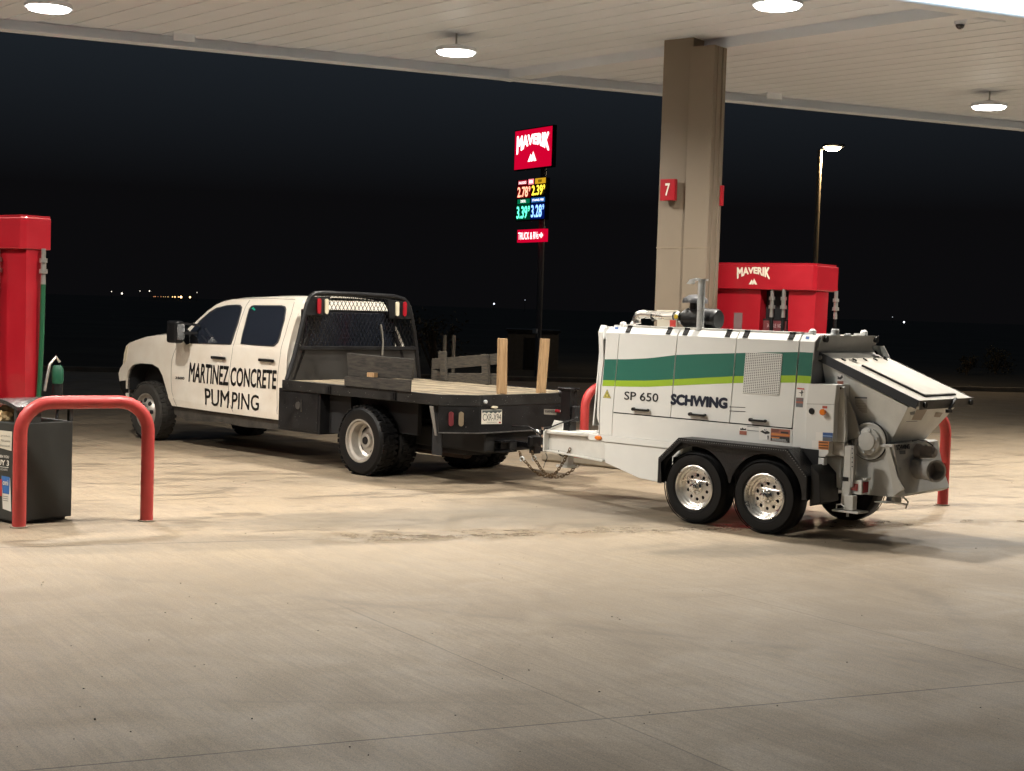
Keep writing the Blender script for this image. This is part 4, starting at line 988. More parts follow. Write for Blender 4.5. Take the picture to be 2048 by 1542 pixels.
for k in range(-60, 90):
    for sg in (1, -1):
        run = None; st = .02
        for i in range(0, 220):
            z = zc + i * st * .25; y = k * pit + sg * (z - zc) * .62 + (0 if sg > 0 else .0)
            ins = inside(y, z, poly) and z > zc
            if ins and run is None: run = (y, z)
            if not ins and run is not None:
                if z - run[1] > .03: m.bar((UH, run[0], run[1]), (UH, y, z), .006, .005, up=(1, 0, 0))
                run = None
m.build('wire_mesh', BLACK, tr)
for sx, pts in ((0, ((300, 130), (455, 125), (430, 272), (262, 272))), (1, ((900, 150), (1050, 165), (1095, 300), (910, 295)))):
    m = MB(); m.prism([(UH + .0, *hr(*p)) for p in pts], (.03, 0, 0)); m.build('light_panel', WORN, tr, bevel=.003)
for x, y, mt, nm in ((362, 200, LENSR, 'stop_light'), (420, 203, LENSW, 'work_light'), (965, 222, LENSW, 'work_light'), (1023, 224, LENSR, 'stop_light')):
    y_, z_ = hr(x, y); oval((UH + .031, y_, z_), (1, 0, 0), (0, 1, 0), .065, .028, mt, nm)
m = MB(); q = [hr(*p) for p in ((838, 345), (848, 400), (855, 480), (850, 580))]; m.tube([V3((UH + .04, *p)) for p in q], .013, 6); m.build('tie_strap', mat('grey_strap', (.16, .15, .13), .8), tr)
m = MB()
for s in (0.12, TW - .12): m.bar((UH - .02, s, ZB), (UH - .02, s + (.25 if s < 1 else -.25), 1.6), .04, .04)
m.build('rack_brace', BLACK, tr)

# ---- boards and stakes standing on the bed (things that rest on it)
def onbed(name):
    e = T.empty(name); return e
def plankq(pts, v, th, mt, e, name, fr=z2, hit=None):
    q = [T.hv(*fr(*p), v) for p in pts]; m = MB(); m.prism([(p.x, v, p.z) for p in q], (0, th, 0)); return m.build(name, mt, e, bevel=.004)
e = onbed('side_boards'); tag(e, 'two weathered grey boards on edge along the near side of the flatbed', 'side boards')
plankq([(590, 562), (840, 588), (1000, 602), (1100, 610), (1096, 690), (1086, 768), (900, 752), (600, 742)], .05, .04, WOODO, e, 'board')
plankq([(572, 741), (1085, 770), (1078, 864), (572, 812)], -.026, .02, WOODO, e, 'board')
c = T.hv(*z2(800, 735), .03); m = MB(); m.box(c.x - .06, c.x + .06, -.02, .04, c.z - .02, c.z + .03); o = m.build('wood_block', WOODN, None, bevel=.003); o.parent = e
zw = zoomer(820, 640, 400 / 2048)
VF = TW - .10
e = onbed('far_side_rack'); tag(e, 'weathered board rack with two stakes on the far side of the flatbed', 'side rack')
def far(pts, v, th, nm, mt=WOODF):
    q = [T.hv(*zw(*p), v) for p in pts]; m = MB(); m.prism([(p.x, v, p.z) for p in q], (0, th, 0)); return m.build(nm, mt, e, bevel=.004)
far([(222, 395), (350, 385), (600, 365), (905, 343), (912, 450), (650, 475), (350, 500), (222, 500)], VF, .038, 'board')
far([(218, 500), (350, 545), (700, 545), (915, 550), (915, 670), (640, 650), (218, 618)], VF, .038, 'board')
far([(287, 320), (352, 320), (360, 622), (318, 618)], VF - .05, .045, 'stake', WOODF)
far([(728, 348), (788, 352), (800, 660), (735, 655)], VF - .05, .045, 'stake')
for k, (tl, tr_, br, bl, lb) in enumerate((((922, 187), (1000, 190), (992, 768), (910, 762), 'left one of two tall fresh lumber stakes standing at the tail of the flatbed'),
                                      ((1358, 190), (1434, 192), (1390, 760), (1315, 757), 'right one of two tall fresh lumber stakes standing at the tail, leaning slightly right'))):
    u = UB2 - .10; q = [T.hu(*zw(*p), u) for p in (tl, tr_, br, bl)]
    e = onbed('lumber_stake'); tag(e, lb, 'wooden stake', 'fresh lumber stakes at the tail of the flatbed')
    m = MB(); m.prism([(u, p.y, p.z) for p in q], (-.04, 0, 0)); m.build('stake_board', WOODN, e, bevel=.004)
    m = MB(); ym = (q[2].y + q[3].y) / 2; m.box(u - .04, u, ym - .042, ym + .042, ZB - .001, ZB + .012); m.build('pocket', WORN, e)
# ================================================================ CONCRETE PUMP TRAILER
_t = Fr((0, 0, 0), 42); Q = Fr(ground(1548, 1070) - _t.v * .05, 42); tl = Q.empty('concrete_pump_trailer')
tag(tl, 'white and green tandem axle concrete pump trailer with sloping hopper lid', 'trailer')
QW = 1.68; B0 = .22; UFC = None; US = [-1.98, -1.305, -.63, .04]; UFR = -2.20; URR = .19
def VT(z):
    if z < .96: return B0
    if z < 1.74: return B0 + .065 * (z - .96) / .78
    return B0 + .065 + (z - 1.74) * .75
q4 = zoomer(1180, 540, 420 / 1704); q5 = zoomer(1560, 620, 420 / 1408); q6 = zoomer(1300, 840, 380 / 2048)
q9 = zoomer(1560, 640, 160 / 881); q7 = zoomer(1230, 480, 490 / 2048); q8 = zoomer(1600, 860, 320 / 2048); qc = zoomer(980, 760, 250 / 1752)
CUTZ = [.96, 1.2, 1.5, 1.74]
def ts(p): r = Q.hs(*p, VT); return (r.x, r.z)
def tmap(off): return lambda a, b: V3((a, VT(b) - off, b))
def tmirror(off): return lambda a, b: V3((a, QW - VT(b) + off, b))
def tpanel(loop, name, mt, off=0.0, th=.02, both=True, bevel=.0, parent=None):
    m = MB(); m.sheet([loop], tmap(off), (0, th, 0), cy=CUTZ); o = m.build(name, mt, parent or tl, smooth=25)
    if both: m = MB(); m.sheet([loop], tmirror(off), (0, -th, 0), cy=CUTZ); m.build(name, mt, parent or tl, smooth=25)
    return o
g = .005; ZT = 1.80; ZD = .958
fe = [ts(q4(*p)) for p in ((78, 1330), (92, 940), (118, 724), (136, 500), (165, 462))]
tpanel([(fe[0][0], .72), (US[0] - .035, .72), (US[0] - .035, ZT), (fe[4][0], ZT), (fe[3][0], 1.74), (fe[2][0], fe[2][1]), (fe[1][0], fe[1][1])], 'front_corner_panel', TWHITE)
tpanel([(US[0] - .035 + g, .72), (US[3] + .0, .72), (US[3], ZD - .012), (US[0] - .035 + g, ZD - .012)], 'lower_side_panel', TWHITE)
tpanel([(US[3] + g, .78), (URR - .005, .78), (URR - .005, 1.37), (URR + .004, 1.74), (URR + .03, ZT), (US[3] + g, ZT)], 'rear_corner_panel', TWHITE)
doors = []
for i in range(3):
    lp_ = [(US[i] - (.03 if i == 0 else 0) + g, ZD), (US[i + 1] - g, ZD), (US[i + 1] - g, ZT), (US[i] - (.03 if i == 0 else 0) + g, ZT)]
    doors.append(tpanel(lp_, 'service_door', TWHITE, off=.004))
m = MB(); m.box(UFR + .0, URR - .02, B0 + .03, QW - B0 - .03, .76, .96)
P = [(B0 + .03, .961), (B0 + .095, 1.74), (B0 + .14, 1.785), (QW - B0 - .14, 1.785), (QW - B0 - .095, 1.74), (QW - B0 - .03, .961)]
m.prism([(UFR + .01, a, b) for a, b in P], (URR - UFR - .04, 0, 0)); m.build('body_core', DARK, tl)
yl = VT(ZT)
m = MB(); m.box(UFR - .02, URR + .03, yl + .001, QW - yl - .001, ZT - .02, ZT - .001); m.build('roof_panel', TWHITE, tl, bevel=.003)
m = MB(); m.box(US[0] - .02, US[3] - .02, yl + .002, yl + .05, ZT, ZT + .022); m.build('hinge_rail', TGREY, tl, bevel=.003)
fp = [ts(q4(*p)) for p in ((70, 1330), (74, 1245), (60, 1200), (80, 720), (93, 446), (128, 450), (112, 724), (88, 940), (76, 1330))]
m = MB(); m.sheet([fp], tmap(.006), (0, .03, 0), cy=CUTZ); m.build('front_edge', TWHITE, tl)
m = MB(); m.sheet([fp], tmirror(.006), (0, -.03, 0), cy=CUTZ); m.build('front_edge', TWHITE, tl)
ufp = fp[4][0]
m = MB(); m.prism([(ufp, B0 + .03, .80), (ufp, B0 + .12, 1.79), (ufp, QW - B0 - .12, 1.79), (ufp, QW - B0 - .03, .80)], (.016, 0, 0)); m.build('front_panel', TWHITE, tl)
# stripes: pixel-true outline on the side
def curve_pts(ps): return [ts(q4(*p)) for p in ps]
gt = [(118, 724), (300, 724), (480, 716), (700, 690), (900, 682), (1170, 675), (1400, 668), (1700, 666), (1706, 666)]
gm = [(100, 893), (300, 897), (480, 897), (700, 886), (900, 876), (1170, 862), (1400, 856), (1680, 855)]
gb = [(92, 940), (300, 947), (480, 948), (700, 938), (900, 928), (1170, 918), (1400, 914), (1670, 914)]
A = curve_pts(gt); Bm = curve_pts(gm); Cb = curve_pts(gb)
def interp(P, u):
    for a, b in zip(P, P[1:]):
        if a[0] <= u <= b[0]: t = (u - a[0]) / (b[0] - a[0]); return a[1] + (b[1] - a[1]) * t
    return P[0][1] if u < P[0][0] else P[-1][1]
segs = [(max(fe[1][0], fe[2][0]) + .002, US[0] - .036), (US[0] - .024, US[1] - g - .001), (US[1] + g + .001, US[2] - g - .001), (US[2] + g + .001, US[3] - g - .001), (US[3] + g + .001, URR - .003)]
for i, (a, b) in enumerate(segs):
    us = [a + (b - a) * k / 8 for k in range(9)]; par = doors[i - 1] if 1 <= i <= 3 else tl
    for up_, lo, mt, nm in ((A, Bm, GREEN, 'green_stripe'), (Bm, Cb, LIME, 'lime_stripe')):
        m = MB(); m.sheet([[(u, interp(lo, u)) for u in us] + [(u, interp(up_, u)) for u in reversed(us)]], tmap(.0055 if 1 <= i <= 3 else .0015), cy=CUTZ); m.build(nm, mt, par, recalc=False)
        m = MB(); m.sheet([[(u, interp(lo, u)) for u in us] + [(u, interp(up_, u)) for u in reversed(us)]], tmirror(.0055 if 1 <= i <= 3 else .0015), cy=CUTZ); m.build(nm, mt, par, recalc=False)
def tq(fr, pts): return [V3((ts(fr(*p))[0], 0, ts(fr(*p))[1])) for p in pts]
def ttext(body, fr, TL, TR, BL, BR, mt, par, name='lettering', bold=0.0, off=.0065, warp=None, cx=()):
    P = tq(fr, (TL, TR, BL, BR)); f = bil(*P)
    def mp(a, b): p = f(a, b); return V3((p.x, VT(p.z) - off, p.z))
    return lettering(body, mp, mt, par, name, bold=bold, warp=warp, cx=cx)
def tdecal(fr, TL, TR, BR, BL, mt, name='warning_decal', off=.0025, par=None):
    P = tq(fr, (TL, TR, BL, BR)); f = bil(*P)
    m = MB(); m.sheet([[(0, 0), (1, 0), (1, 1), (0, 1)]], lambda a, b: V3((f(a, b).x, VT(f(a, b).z) - off, f(a, b).z))); return m.build(name, mt, par or tl, recalc=False)
ttext('SP 650', q4, (284, 984), (560, 1002), (280, 1052), (556, 1072), INK, doors[0], 'model_lettering', bold=.012)
ttext('SCHWING', q4, (660, 1002), (1122, 1036), (655, 1094), (1117, 1128), NAVY, doors[1], 'maker_lettering', bold=.065)
for y in (1107, 1140): tdecal(q4, (1134, y), (1264, y + 6), (1264, y + 12), (1134, y + 7), mat('rule_grey', (.09, .09, .09), .5), 'address_line', .006, doors[2])
# grille: real slots in a plate
GX0, GX1, GY0, GY1 = 1258, 1552, 672, 1015
a = ts(q4(1274, 672)); b = ts(q4(1570, 682)); c = ts(q4(1240, 992)); d = ts(q4(1536, 1016))
m = MB(); u0 = c[0] + .004; u1 = d[0]; z0 = (c[1] + d[1]) / 2; z1g = (a[1] + b[1]) / 2
m.sheet([[(u0, z0), (u1, z0), (u1, z1g), (u0, z1g)]], tmap(.0062)); m.build('grille_backing', DARK, doors[2], recalc=False)
m = MB(); nr = 24; nc = 19
for r in range(nr + 1):
    z = z0 + (z1g - z0) * r / nr; m.hexa([V3((x, VT(z) - y, zz)) for x in (u0, u1) for y in (.007, .011) for zz in (z - .0042, z + .0042)])
for cidx in range(nc + 1):
    x = u0 + (u1 - u0) * cidx / nc
    for r in range(nr):
        if True:
            xo = x
            if xo > u1: continue
            za = z0 + (z1g - z0) * r / nr + .0043; zb_ = za + (z1g - z0) / nr - .0086
            m.hexa([V3((xx, VT(zz) - y, zz)) for xx in (xo - .0034, xo + .0034) for y in (.0072, .0105) for zz in (za, zb_)])
m.build('vent_grille', TWHITE, doors[2])
# door handles and hinges
for i, (x, y) in enumerate(((350, 1127), (810, 1167), (1300, 1213))):
    a = ts(q4(x, y)); b = ts(q4(x + 125, y + 6)); y0 = VT(a[1]) - .005
    m = MB(); m.cyl((a[0] + .02, y0, a[1]), (a[0] + .02, y0 - .035, a[1]), .017, seg=16); m.box(a[0] + .02, b[0] + .02, y0 - .036, y0 - .012, a[1] - .012, a[1] + .008)
    m.cyl((b[0] + .015, y0 - .012, a[1]), (b[0] + .015, y0 - .037, a[1]), .014, seg=12)
    m.build('door_handle', BLACKP, doors[i], bevel=.003)
for i, ps in enumerate((((330, 462), (655, 480)), ((792, 486), (1135, 502)), ((1278, 510), (1642, 530)))):
    for p in ps:
        a = ts(q4(*p)); z = 1.775; m = MB()
        m.hexa([V3((u, VT(zz) - y, zz)) for u in (a[0] - .028, a[0] + .028) for y in (.004, .014) for zz in (1.748, ZT + .006)]); m.box(a[0] - .028, a[0] + .028, yl - .012, yl + .03, ZT - .004, ZT + .020)
        h_ = m.build('hinge', BLACKP, doors[i], bevel=.002)
        for du in (-.013, .013):
            m = MB(); m.cyl((a[0] + du, VT(1.765) - .014, 1.765), (a[0] + du, VT(1.765) - .020, 1.765), .006, seg=8); m.build('hinge_bolt', CHROME, h_)
# decals
YEL = mat('warning_yellow', (.55, .48, .10), .5); ORG = mat('warning_orange', (.62, .22, .06), .5); DINK = mat('decal_ink', (.03, .03, .03), .5); DWH = mat('decal_white', (.78, .76, .72), .5)
DBL = mat('decal_blue', (.04, .10, .28), .4); DBR = mat('decal_brownred', (.34, .12, .08), .5); DSL = mat('decal_slate', (.12, .13, .14), .5)
def tri_decal(fr, pts, mt, off, name='warning_decal'):
    m = MB(); m.sheet([[ts(fr(*p)) for p in pts]], tmap(off)); return m.build(name, mt, tl, recalc=False)
tri_decal(q4, ((140, 968), (172, 1042), (106, 1036)), DINK, .0022); tri_decal(q4, ((140, 975), (169, 1039), (110, 1034)), YEL, .0027)
tri_decal(q4, ((140, 990), (160, 1031), (120, 1028)), DINK, .0032); tri_decal(q4, ((140, 998), (154, 1028), (126, 1026)), YEL, .0037)
tdecal(q4, (204, 462), (234, 463), (230, 482), (202, 481), DBL, off=.002); tdecal(q9, (288, 178), (328, 182), (320, 214), (282, 208), DBL, off=.002)
def lines(fr, TL, TR, BR, BL, n, mt, off, par=None, name='decal_text'):
    for k in range(n):
        t0 = (k + .25) / n; t1 = (k + .6) / n; w_ = random.uniform(.8, .97)
        L_ = lambda A, B, t: (A[0] + (B[0] - A[0]) * t, A[1] + (B[1] - A[1]) * t)
        a_ = L_(TL, BL, t0); b_ = L_(TR, BR, t0); c_ = L_(TR, BR, t1); d_ = L_(TL, BL, t1)
        tdecal(fr, L_(a_, b_, .06), L_(a_, b_, w_), L_(d_, c_, w_), L_(d_, c_, .06), mt, name, off, par)
tdecal(q4, (1213, 1268), (1275, 1273), (1274, 1342), (1212, 1335), DWH); tdecal(q4, (1215, 1303), (1273, 1308), (1272, 1340), (1214, 1334), DBR, off=.0035)
tri_decal(q4, ((1220, 1298), (1222, 1282), (1232, 1286), (1240, 1278), (1252, 1290), (1268, 1284), (1268, 1300)), DINK, .004)
for y in (1270, 1303): tdecal(q4, (1277, y - 5), (1370, y + 3), (1370, y + 7), (1277, y), DSL, 'address_line', .0025)
tdecal(q4, (1375, 1280), (1465, 1286), (1462, 1384), (1372, 1376), DWH)
tri_decal(q4, ((1382, 1310), (1402, 1300), (1420, 1312), (1440, 1304), (1460, 1316), (1458, 1328), (1424, 1332), (1412, 1326)), DINK, .004)
tri_decal(q4, ((1412, 1302), (1418, 1286), (1424, 1300), (1438, 1288), (1430, 1304)), DSL, .004)
tri_decal(q4, ((1441, 1345), (1448, 1340), (1453, 1350), (1449, 1376), (1443, 1376)), DINK, .004)
tdecal(q4, (1470, 1284), (1625, 1298), (1620, 1404), (1466, 1386), DBR); tdecal(q4, (1472, 1322), (1623, 1336), (1622, 1352), (1471, 1338), ORG, off=.0035); tdecal(q4, (1470, 1345), (1621, 1358), (1620, 1402), (1468, 1384), DINK, off=.0035)
tdecal(q4, (1550, 1310), (1612, 1316), (1611, 1330), (1550, 1324), DINK, off=.0045); tdecal(q4, (1474, 1352), (1540, 1358), (1538, 1368), (1472, 1362), ORG, off=.0045)
lines(q4, (1470, 1362), (1620, 1378), (1620, 1402), (1468, 1384), 3, DWH, .005); lines(q4, (1472, 1286), (1548, 1292), (1546, 1320), (1470, 1314), 3, DINK, .0045)
# rear corner decals
tdecal(q9, (188, 745), (270, 752), (262, 858), (180, 850), DWH); tdecal(q9, (192, 745), (270, 752), (269, 768), (190, 760), mat('decal_red', (.5, .06, .04), .5), off=.0035)
tri_decal(q9, ((236, 775), (250, 772), (252, 790), (262, 800), (248, 806), (246, 835), (236, 842), (238, 812), (206, 795), (236, 796)), DINK, .004)
tdecal(q9, (178, 853), (260, 858), (252, 963), (176, 956), DSL); tdecal(q9, (178, 892), (256, 898), (255, 920), (177, 914), DBR, off=.0035); lines(q9, (180, 858), (256, 864), (254, 890), (180, 884), 2, DBR, .004)
# control cabinet beside the rear
CB0 = ts(q9(315, 700))[0]; cu = CB0
m = MB()
uR = Q.hv(*q9(628, 712), B0 - .01).x; uB = Q.hv(*q9(540, 1340), B0).x
cl = [Q.hv(*q9(*p), B0 - .01) for p in ((315, 700), (628, 712), (600, 930), (586, 1342), (540, 1342), (536, 1470), (495, 1508), (272, 1500), (272, 1395), (290, 900))]
m.prism([(p.x, B0 - .01, p.z) for p in cl], (0, .50, 0)); cab_ = m.build('control_cabinet', TWHITE, tl, bevel=.006)
def cbq(p, off=.012): r = Q.hv(*q9(*p), B0 - .01); return V3((r.x, B0 - off, r.z))
def cdecal(pts, mt, off=.012, name='warning_decal'):
    m = MB(); P = [cbq(p, off) for p in pts]; m.bm.faces.new([m.bm.verts.new(p) for p in P]); return m.build(name, mt, cab_, recalc=False)
m = MB(); c = cbq((351, 1003)); m.cyl(c, c - V3((0, .006, 0)), .028, seg=20); m.build('round_plug', BLACKP, cab_)
m = MB(); c = cbq((488, 1014)); m.lathe(c, (0, -1, 0), [(.022, 0), (.022, .02), (.03, .025), (.026, .04), (0, .044)], 18); m.build('stop_button', AMBER, cab_, smooth=40)
cdecal(((468, 945), (522, 948), (521, 975), (467, 972)), mat('decal_red2', (.42, .09, .07), .5))
cdecal(((396, 1236), (472, 1238), (470, 1330), (394, 1326)), DWH); cdecal(((472, 1238), (583, 1244), (581, 1338), (470, 1330)), DBL)
cdecal(((474, 1270), (582, 1276), (581, 1284), (474, 1278)), mat('pale_blue', (.3, .42, .62), .4), .0135); cdecal(((474, 1290), (582, 1296), (581, 1334), (472, 1327)), DSL, .0135)
cdecal(((352, 1326), (426, 1330), (424, 1418), (350, 1412)), DWH); cdecal(((426, 1330), (543, 1338), (535, 1432), (424, 1420)), ORG)
for y in (1342, 1372, 1400): cdecal(((430, y), (534, y + 7), (533, y + 17), (429, y + 10)), DINK, .0135)
cdecal(((293, 922), (606, 928), (606, 931), (293, 925)), SEAM, .0125, 'fold_line')
# frame: rails, tongue, gussets
m = MB(); m.box(-2.30, .38, B0 - .012, B0 + .05, .655, .718); m.build('frame_rail', TWHITE, tl, bevel=.004)
m = MB(); m.box(-2.30, .62, QW - B0 - .05, QW - B0 + .012, .655, .718); m.build('frame_rail', TWHITE, tl, bevel=.004)
sk = [Q.hv(*p, B0) for p in ((1208, 886), (1210, 925), (1280, 957), (1325, 966))]
m = MB(); m.prism([(sk[0].x, B0, .653), (sk[1].x, B0, sk[1].z), (sk[2].x, B0, sk[2].z), (sk[3].x, B0, sk[3].z), (.1, B0, sk[3].z), (.1, B0, .653)], (0, QW - 2 * B0, 0)); m.build('belly_panel', TWHITE, tl, bevel=.006)
# tongue: two channels meeting at the coupler
CT = QW / 2
TIP = Q.hv(*qc(765, 800), CT - .12)
zt0 = Q.hv(*qc(770, 710), CT - .12).z; zb0 = Q.hv(*qc(770, 1000), CT - .12).z
for s in (1, -1):
    yA = CT - .10 * s; yB = CT - .42 * s
    m = MB(); uA, uB2 = TIP.x, -2.28
    def rail(z0, z1, zz0, zz1, y_in):
        m.hexa([V3((u, y, z)) for u, y0_, y1_, za, zb2 in ((uA, yA, yA + y_in * s, z0, z1), (uB2, yB, yB + y_in * s, zz0, zz1)) for y in (y0_, y1_) for z in (za, zb2)])
    rail(zt0 - .03, zt0, .70 - .03, .70, .11); rail(zb0, zb0 + .02, .42, .44, .11)
    for (z0, z1, w0, w1) in (((zb0 + .02), zt0 - .03, .44, .67),):
        m.hexa([V3((u, y, z)) for u, y0_, za, zb2 in ((uA, yA + .05 * s, z0, z1), (uB2, yB + .05 * s, w0, w1)) for y in (y0_, y0_ + .012 * s) for z in (za, zb2)])
    m.build('tongue_rail', TGREY, tl, bevel=.004)
m = MB(); m.box(TIP.x - .012, TIP.x, CT - .13, CT + .13, zb0, zt0); m.build('tongue_nose', TWHITE, tl, bevel=.003)
m = MB(); m.box(TIP.x, TIP.x + .55, CT - .12, CT + .12, zt0 + .002, zt0 + .014); m.build('tongue_cap_plate', TGREY, tl, bevel=.003)
m = MB(); a = Q.hv(*qc(1465, 835), B0); b = Q.hv(*qc(1590, 1110), B0); m.prism([(a.x, CT - .42, a.z), (b.x + .02, CT - .42, a.z), (b.x + .02, CT - .42, b.z)], (0, .012, 0)); m.build('gusset', TGREY, tl)
m = MB(); c = Q.hv(*qc(1518, 800), B0 - .02); m.lathe((c.x, B0 - .014, .687), (0, -1, 0), [(.045, 0), (.042, .014), (.02, .02), (0, .02)], 18)
for v in m.bm.verts: v.co.z = .687 + (v.co.z - .687) * .5
m.build('side_marker', AMBER, tl, smooth=40)
# coupler
m = MB(); m.box(TIP.x - .26, TIP.x - .013, CT - .055, CT + .055, zb0 + .04, zt0 - .08); m.cyl((TIP.x - .26, CT, zb0 + .03), (TIP.x - .26, CT, zt0 - .09), .065); m.box(TIP.x - .09, TIP.x - .015, CT - .09, CT + .09, zb0 - .01, zt0 + .03)
m.build('coupler', BLACK, tl, bevel=.008)
for dz in (.05, .16, .24):
    m = MB(); m.cyl((TIP.x - .05, CT - .10, zb0 + dz), (TIP.x - .05, CT - .085, zb0 + dz), .016, seg=10); m.build('coupler_bolt', CHROME, tl)
# tongue jack
J = Q.hv(1140, 800, CT + .05); jt = Q.hv(1140, 775, CT + .05).z
m = MB(); m.box(J.x - .07, J.x + .06, CT - .02, CT + .10, .50, jt - .03); m.build('jack_tube', BLACK, tl, bevel=.006)
m = MB(); m.box(J.x - .10, J.x + .08, CT - .04, CT + .12, jt - .029, jt); m.cyl((J.x - .12, CT + .04, jt - .07), (J.x - .07, CT + .04, jt - .07), .05); m.build('jack_head', BLACK, tl, bevel=.006)
m = MB(); m.box(J.x + .061, J.x + .12, CT - .0, CT + .08, .76, .93); m.build('jack_motor', BLACKP, tl, bevel=.01)
m = MB(); m.box(J.x - .045, J.x + .045, CT - .01, CT + .09, .28, .49); m.cyl((J.x, CT + .04, .262), (J.x, CT + .04, .28), .12); m.build('jack_foot', TGREY, tl, bevel=.003)
a = Q.hv(*qc(900, 670), CT - .1); m = MB(); m.prism([(a.x - .07, CT - .08, zt0 + .015), (a.x + .10, CT - .08, zt0 + .015), (a.x + .10, CT - .08, zt0 + .11), (a.x - .02, CT - .08, zt0 + .12)], (0, .012, 0)); m.build('tongue_tab', TWHITE, tl)
def cable(ps, v, r, mt, name='cable'):
    q = [Q.hv(*p, v) for p in ps]; out = []
    for i in range(len(q) - 1):
        p0 = q[max(i - 1, 0)]; p1 = q[i]; p2 = q[i + 1]; p3 = q[min(i + 2, len(q) - 1)]
        for k in range(6):
            t = k / 6; out.append(.5 * ((2 * p1) + (p2 - p0) * t + (2 * p0 - 5 * p1 + 4 * p2 - p3) * t * t + (3 * p1 - p0 - 3 * p2 + p3) * t ** 3))
    out.append(q[-1]); m = MB(); m.tube(out, r, 7); return m.build(name, mt, tl, smooth=60)
cable([qc(*p) for p in ((310, 650), (400, 655), (520, 655), (600, 690), (660, 735), (705, 765))], CT - .08, .009, BLACKP, 'breakaway_cable')
cable([qc(*p) for p in ((800, 695), (870, 655), (980, 610), (1100, 570), (1190, 530), (1235, 520))], CT - .10, .008, BLACKP, 'jack_cable')
cable([qc(*p) for p in ((960, 990), (975, 1040), (1010, 1065), (1045, 1060), (1060, 1020))], CT - .15, .007, BLACKP)
cable([qc(*p) for p in ((780, 1020), (800, 1090), (770, 1160), (750, 1230))], CT - .12, .004, BLACKP, 'breakaway_wire')
m = MB(); a = Q.hv(*qc(1280, 1070), CT + .2); m.box(a.x - .08, a.x + .06, CT + .14, CT + .16, .36, .53); m.build('chain_plate', REDPOST, tl)
# safety chains
def chain(ps, v0, v1, name='safety_chain'):
    n0 = len(ps) - 1; q = [Q.hv(*qc(*p), v0 + (v1 - v0) * i / n0) for i, p in enumerate(ps)]; pts = []
    for i in range(len(q) - 1):
        p0 = q[max(i - 1, 0)]; p1 = q[i]; p2 = q[i + 1]; p3 = q[min(i + 2, len(q) - 1)]
        for k in range(12):
            t = k / 12; pts.append(.5 * ((2 * p1) + (p2 - p0) * t + (2 * p0 - 5 * p1 + 4 * p2 - p3) * t * t + (3 * p1 - p0 - 3 * p2 + p3) * t ** 3))
    pts.append(q[-1]); ln = .034; acc = 0; m = MB(); k = 0
    seg = []; 
    for a, b in zip(pts, pts[1:]):
        d = (b - a).length
        while acc <= d and d > 1e-6:
            seg.append((a + (b - a) * (acc / d), (b - a).normalized())); acc += ln
        acc -= d
    for k, (c, d) in enumerate(seg):
        s1 = V3((0, 1, 0)) if k % 2 else d.cross(V3((0, 1, 0))).normalized(); loop = []
        for j in range(12):
            t = 2 * math.pi * j / 12; loop.append(c + d * (math.cos(t) * .012 + (.011 if math.cos(t) > 0 else -.011)) + s1 * math.sin(t) * .014)
        m.tube(loop, .0048, 6, True)
    return m.build(name, RUST, tl, smooth=60)
chain([(420, 1020), (440, 1090), (520, 1170), (600, 1260), (700, 1325), (840, 1355), (1000, 1350), (1120, 1290), (1200, 1215), (1260, 1180)], CT - .25, CT + .14)
chain([(590, 1020), (620, 1100), (670, 1170), (720, 1250), (800, 1320), (900, 1320), (970, 1240), (1030, 1150), (1075, 1060), (1130, 950)], CT - .12, CT - .2)
for (x, y), v in (((450, 1110), CT - .25), ((620, 1100), CT - .12)):
    c = Q.hv(*qc(x, y), v); m = MB(); m.tube([c + V3((math.cos(t) * .026, 0, math.sin(t) * .026)) for t in [i * .5 for i in range(-1, 10)]], .009, 7); m.build('chain_hook', GALV, tl, smooth=60)

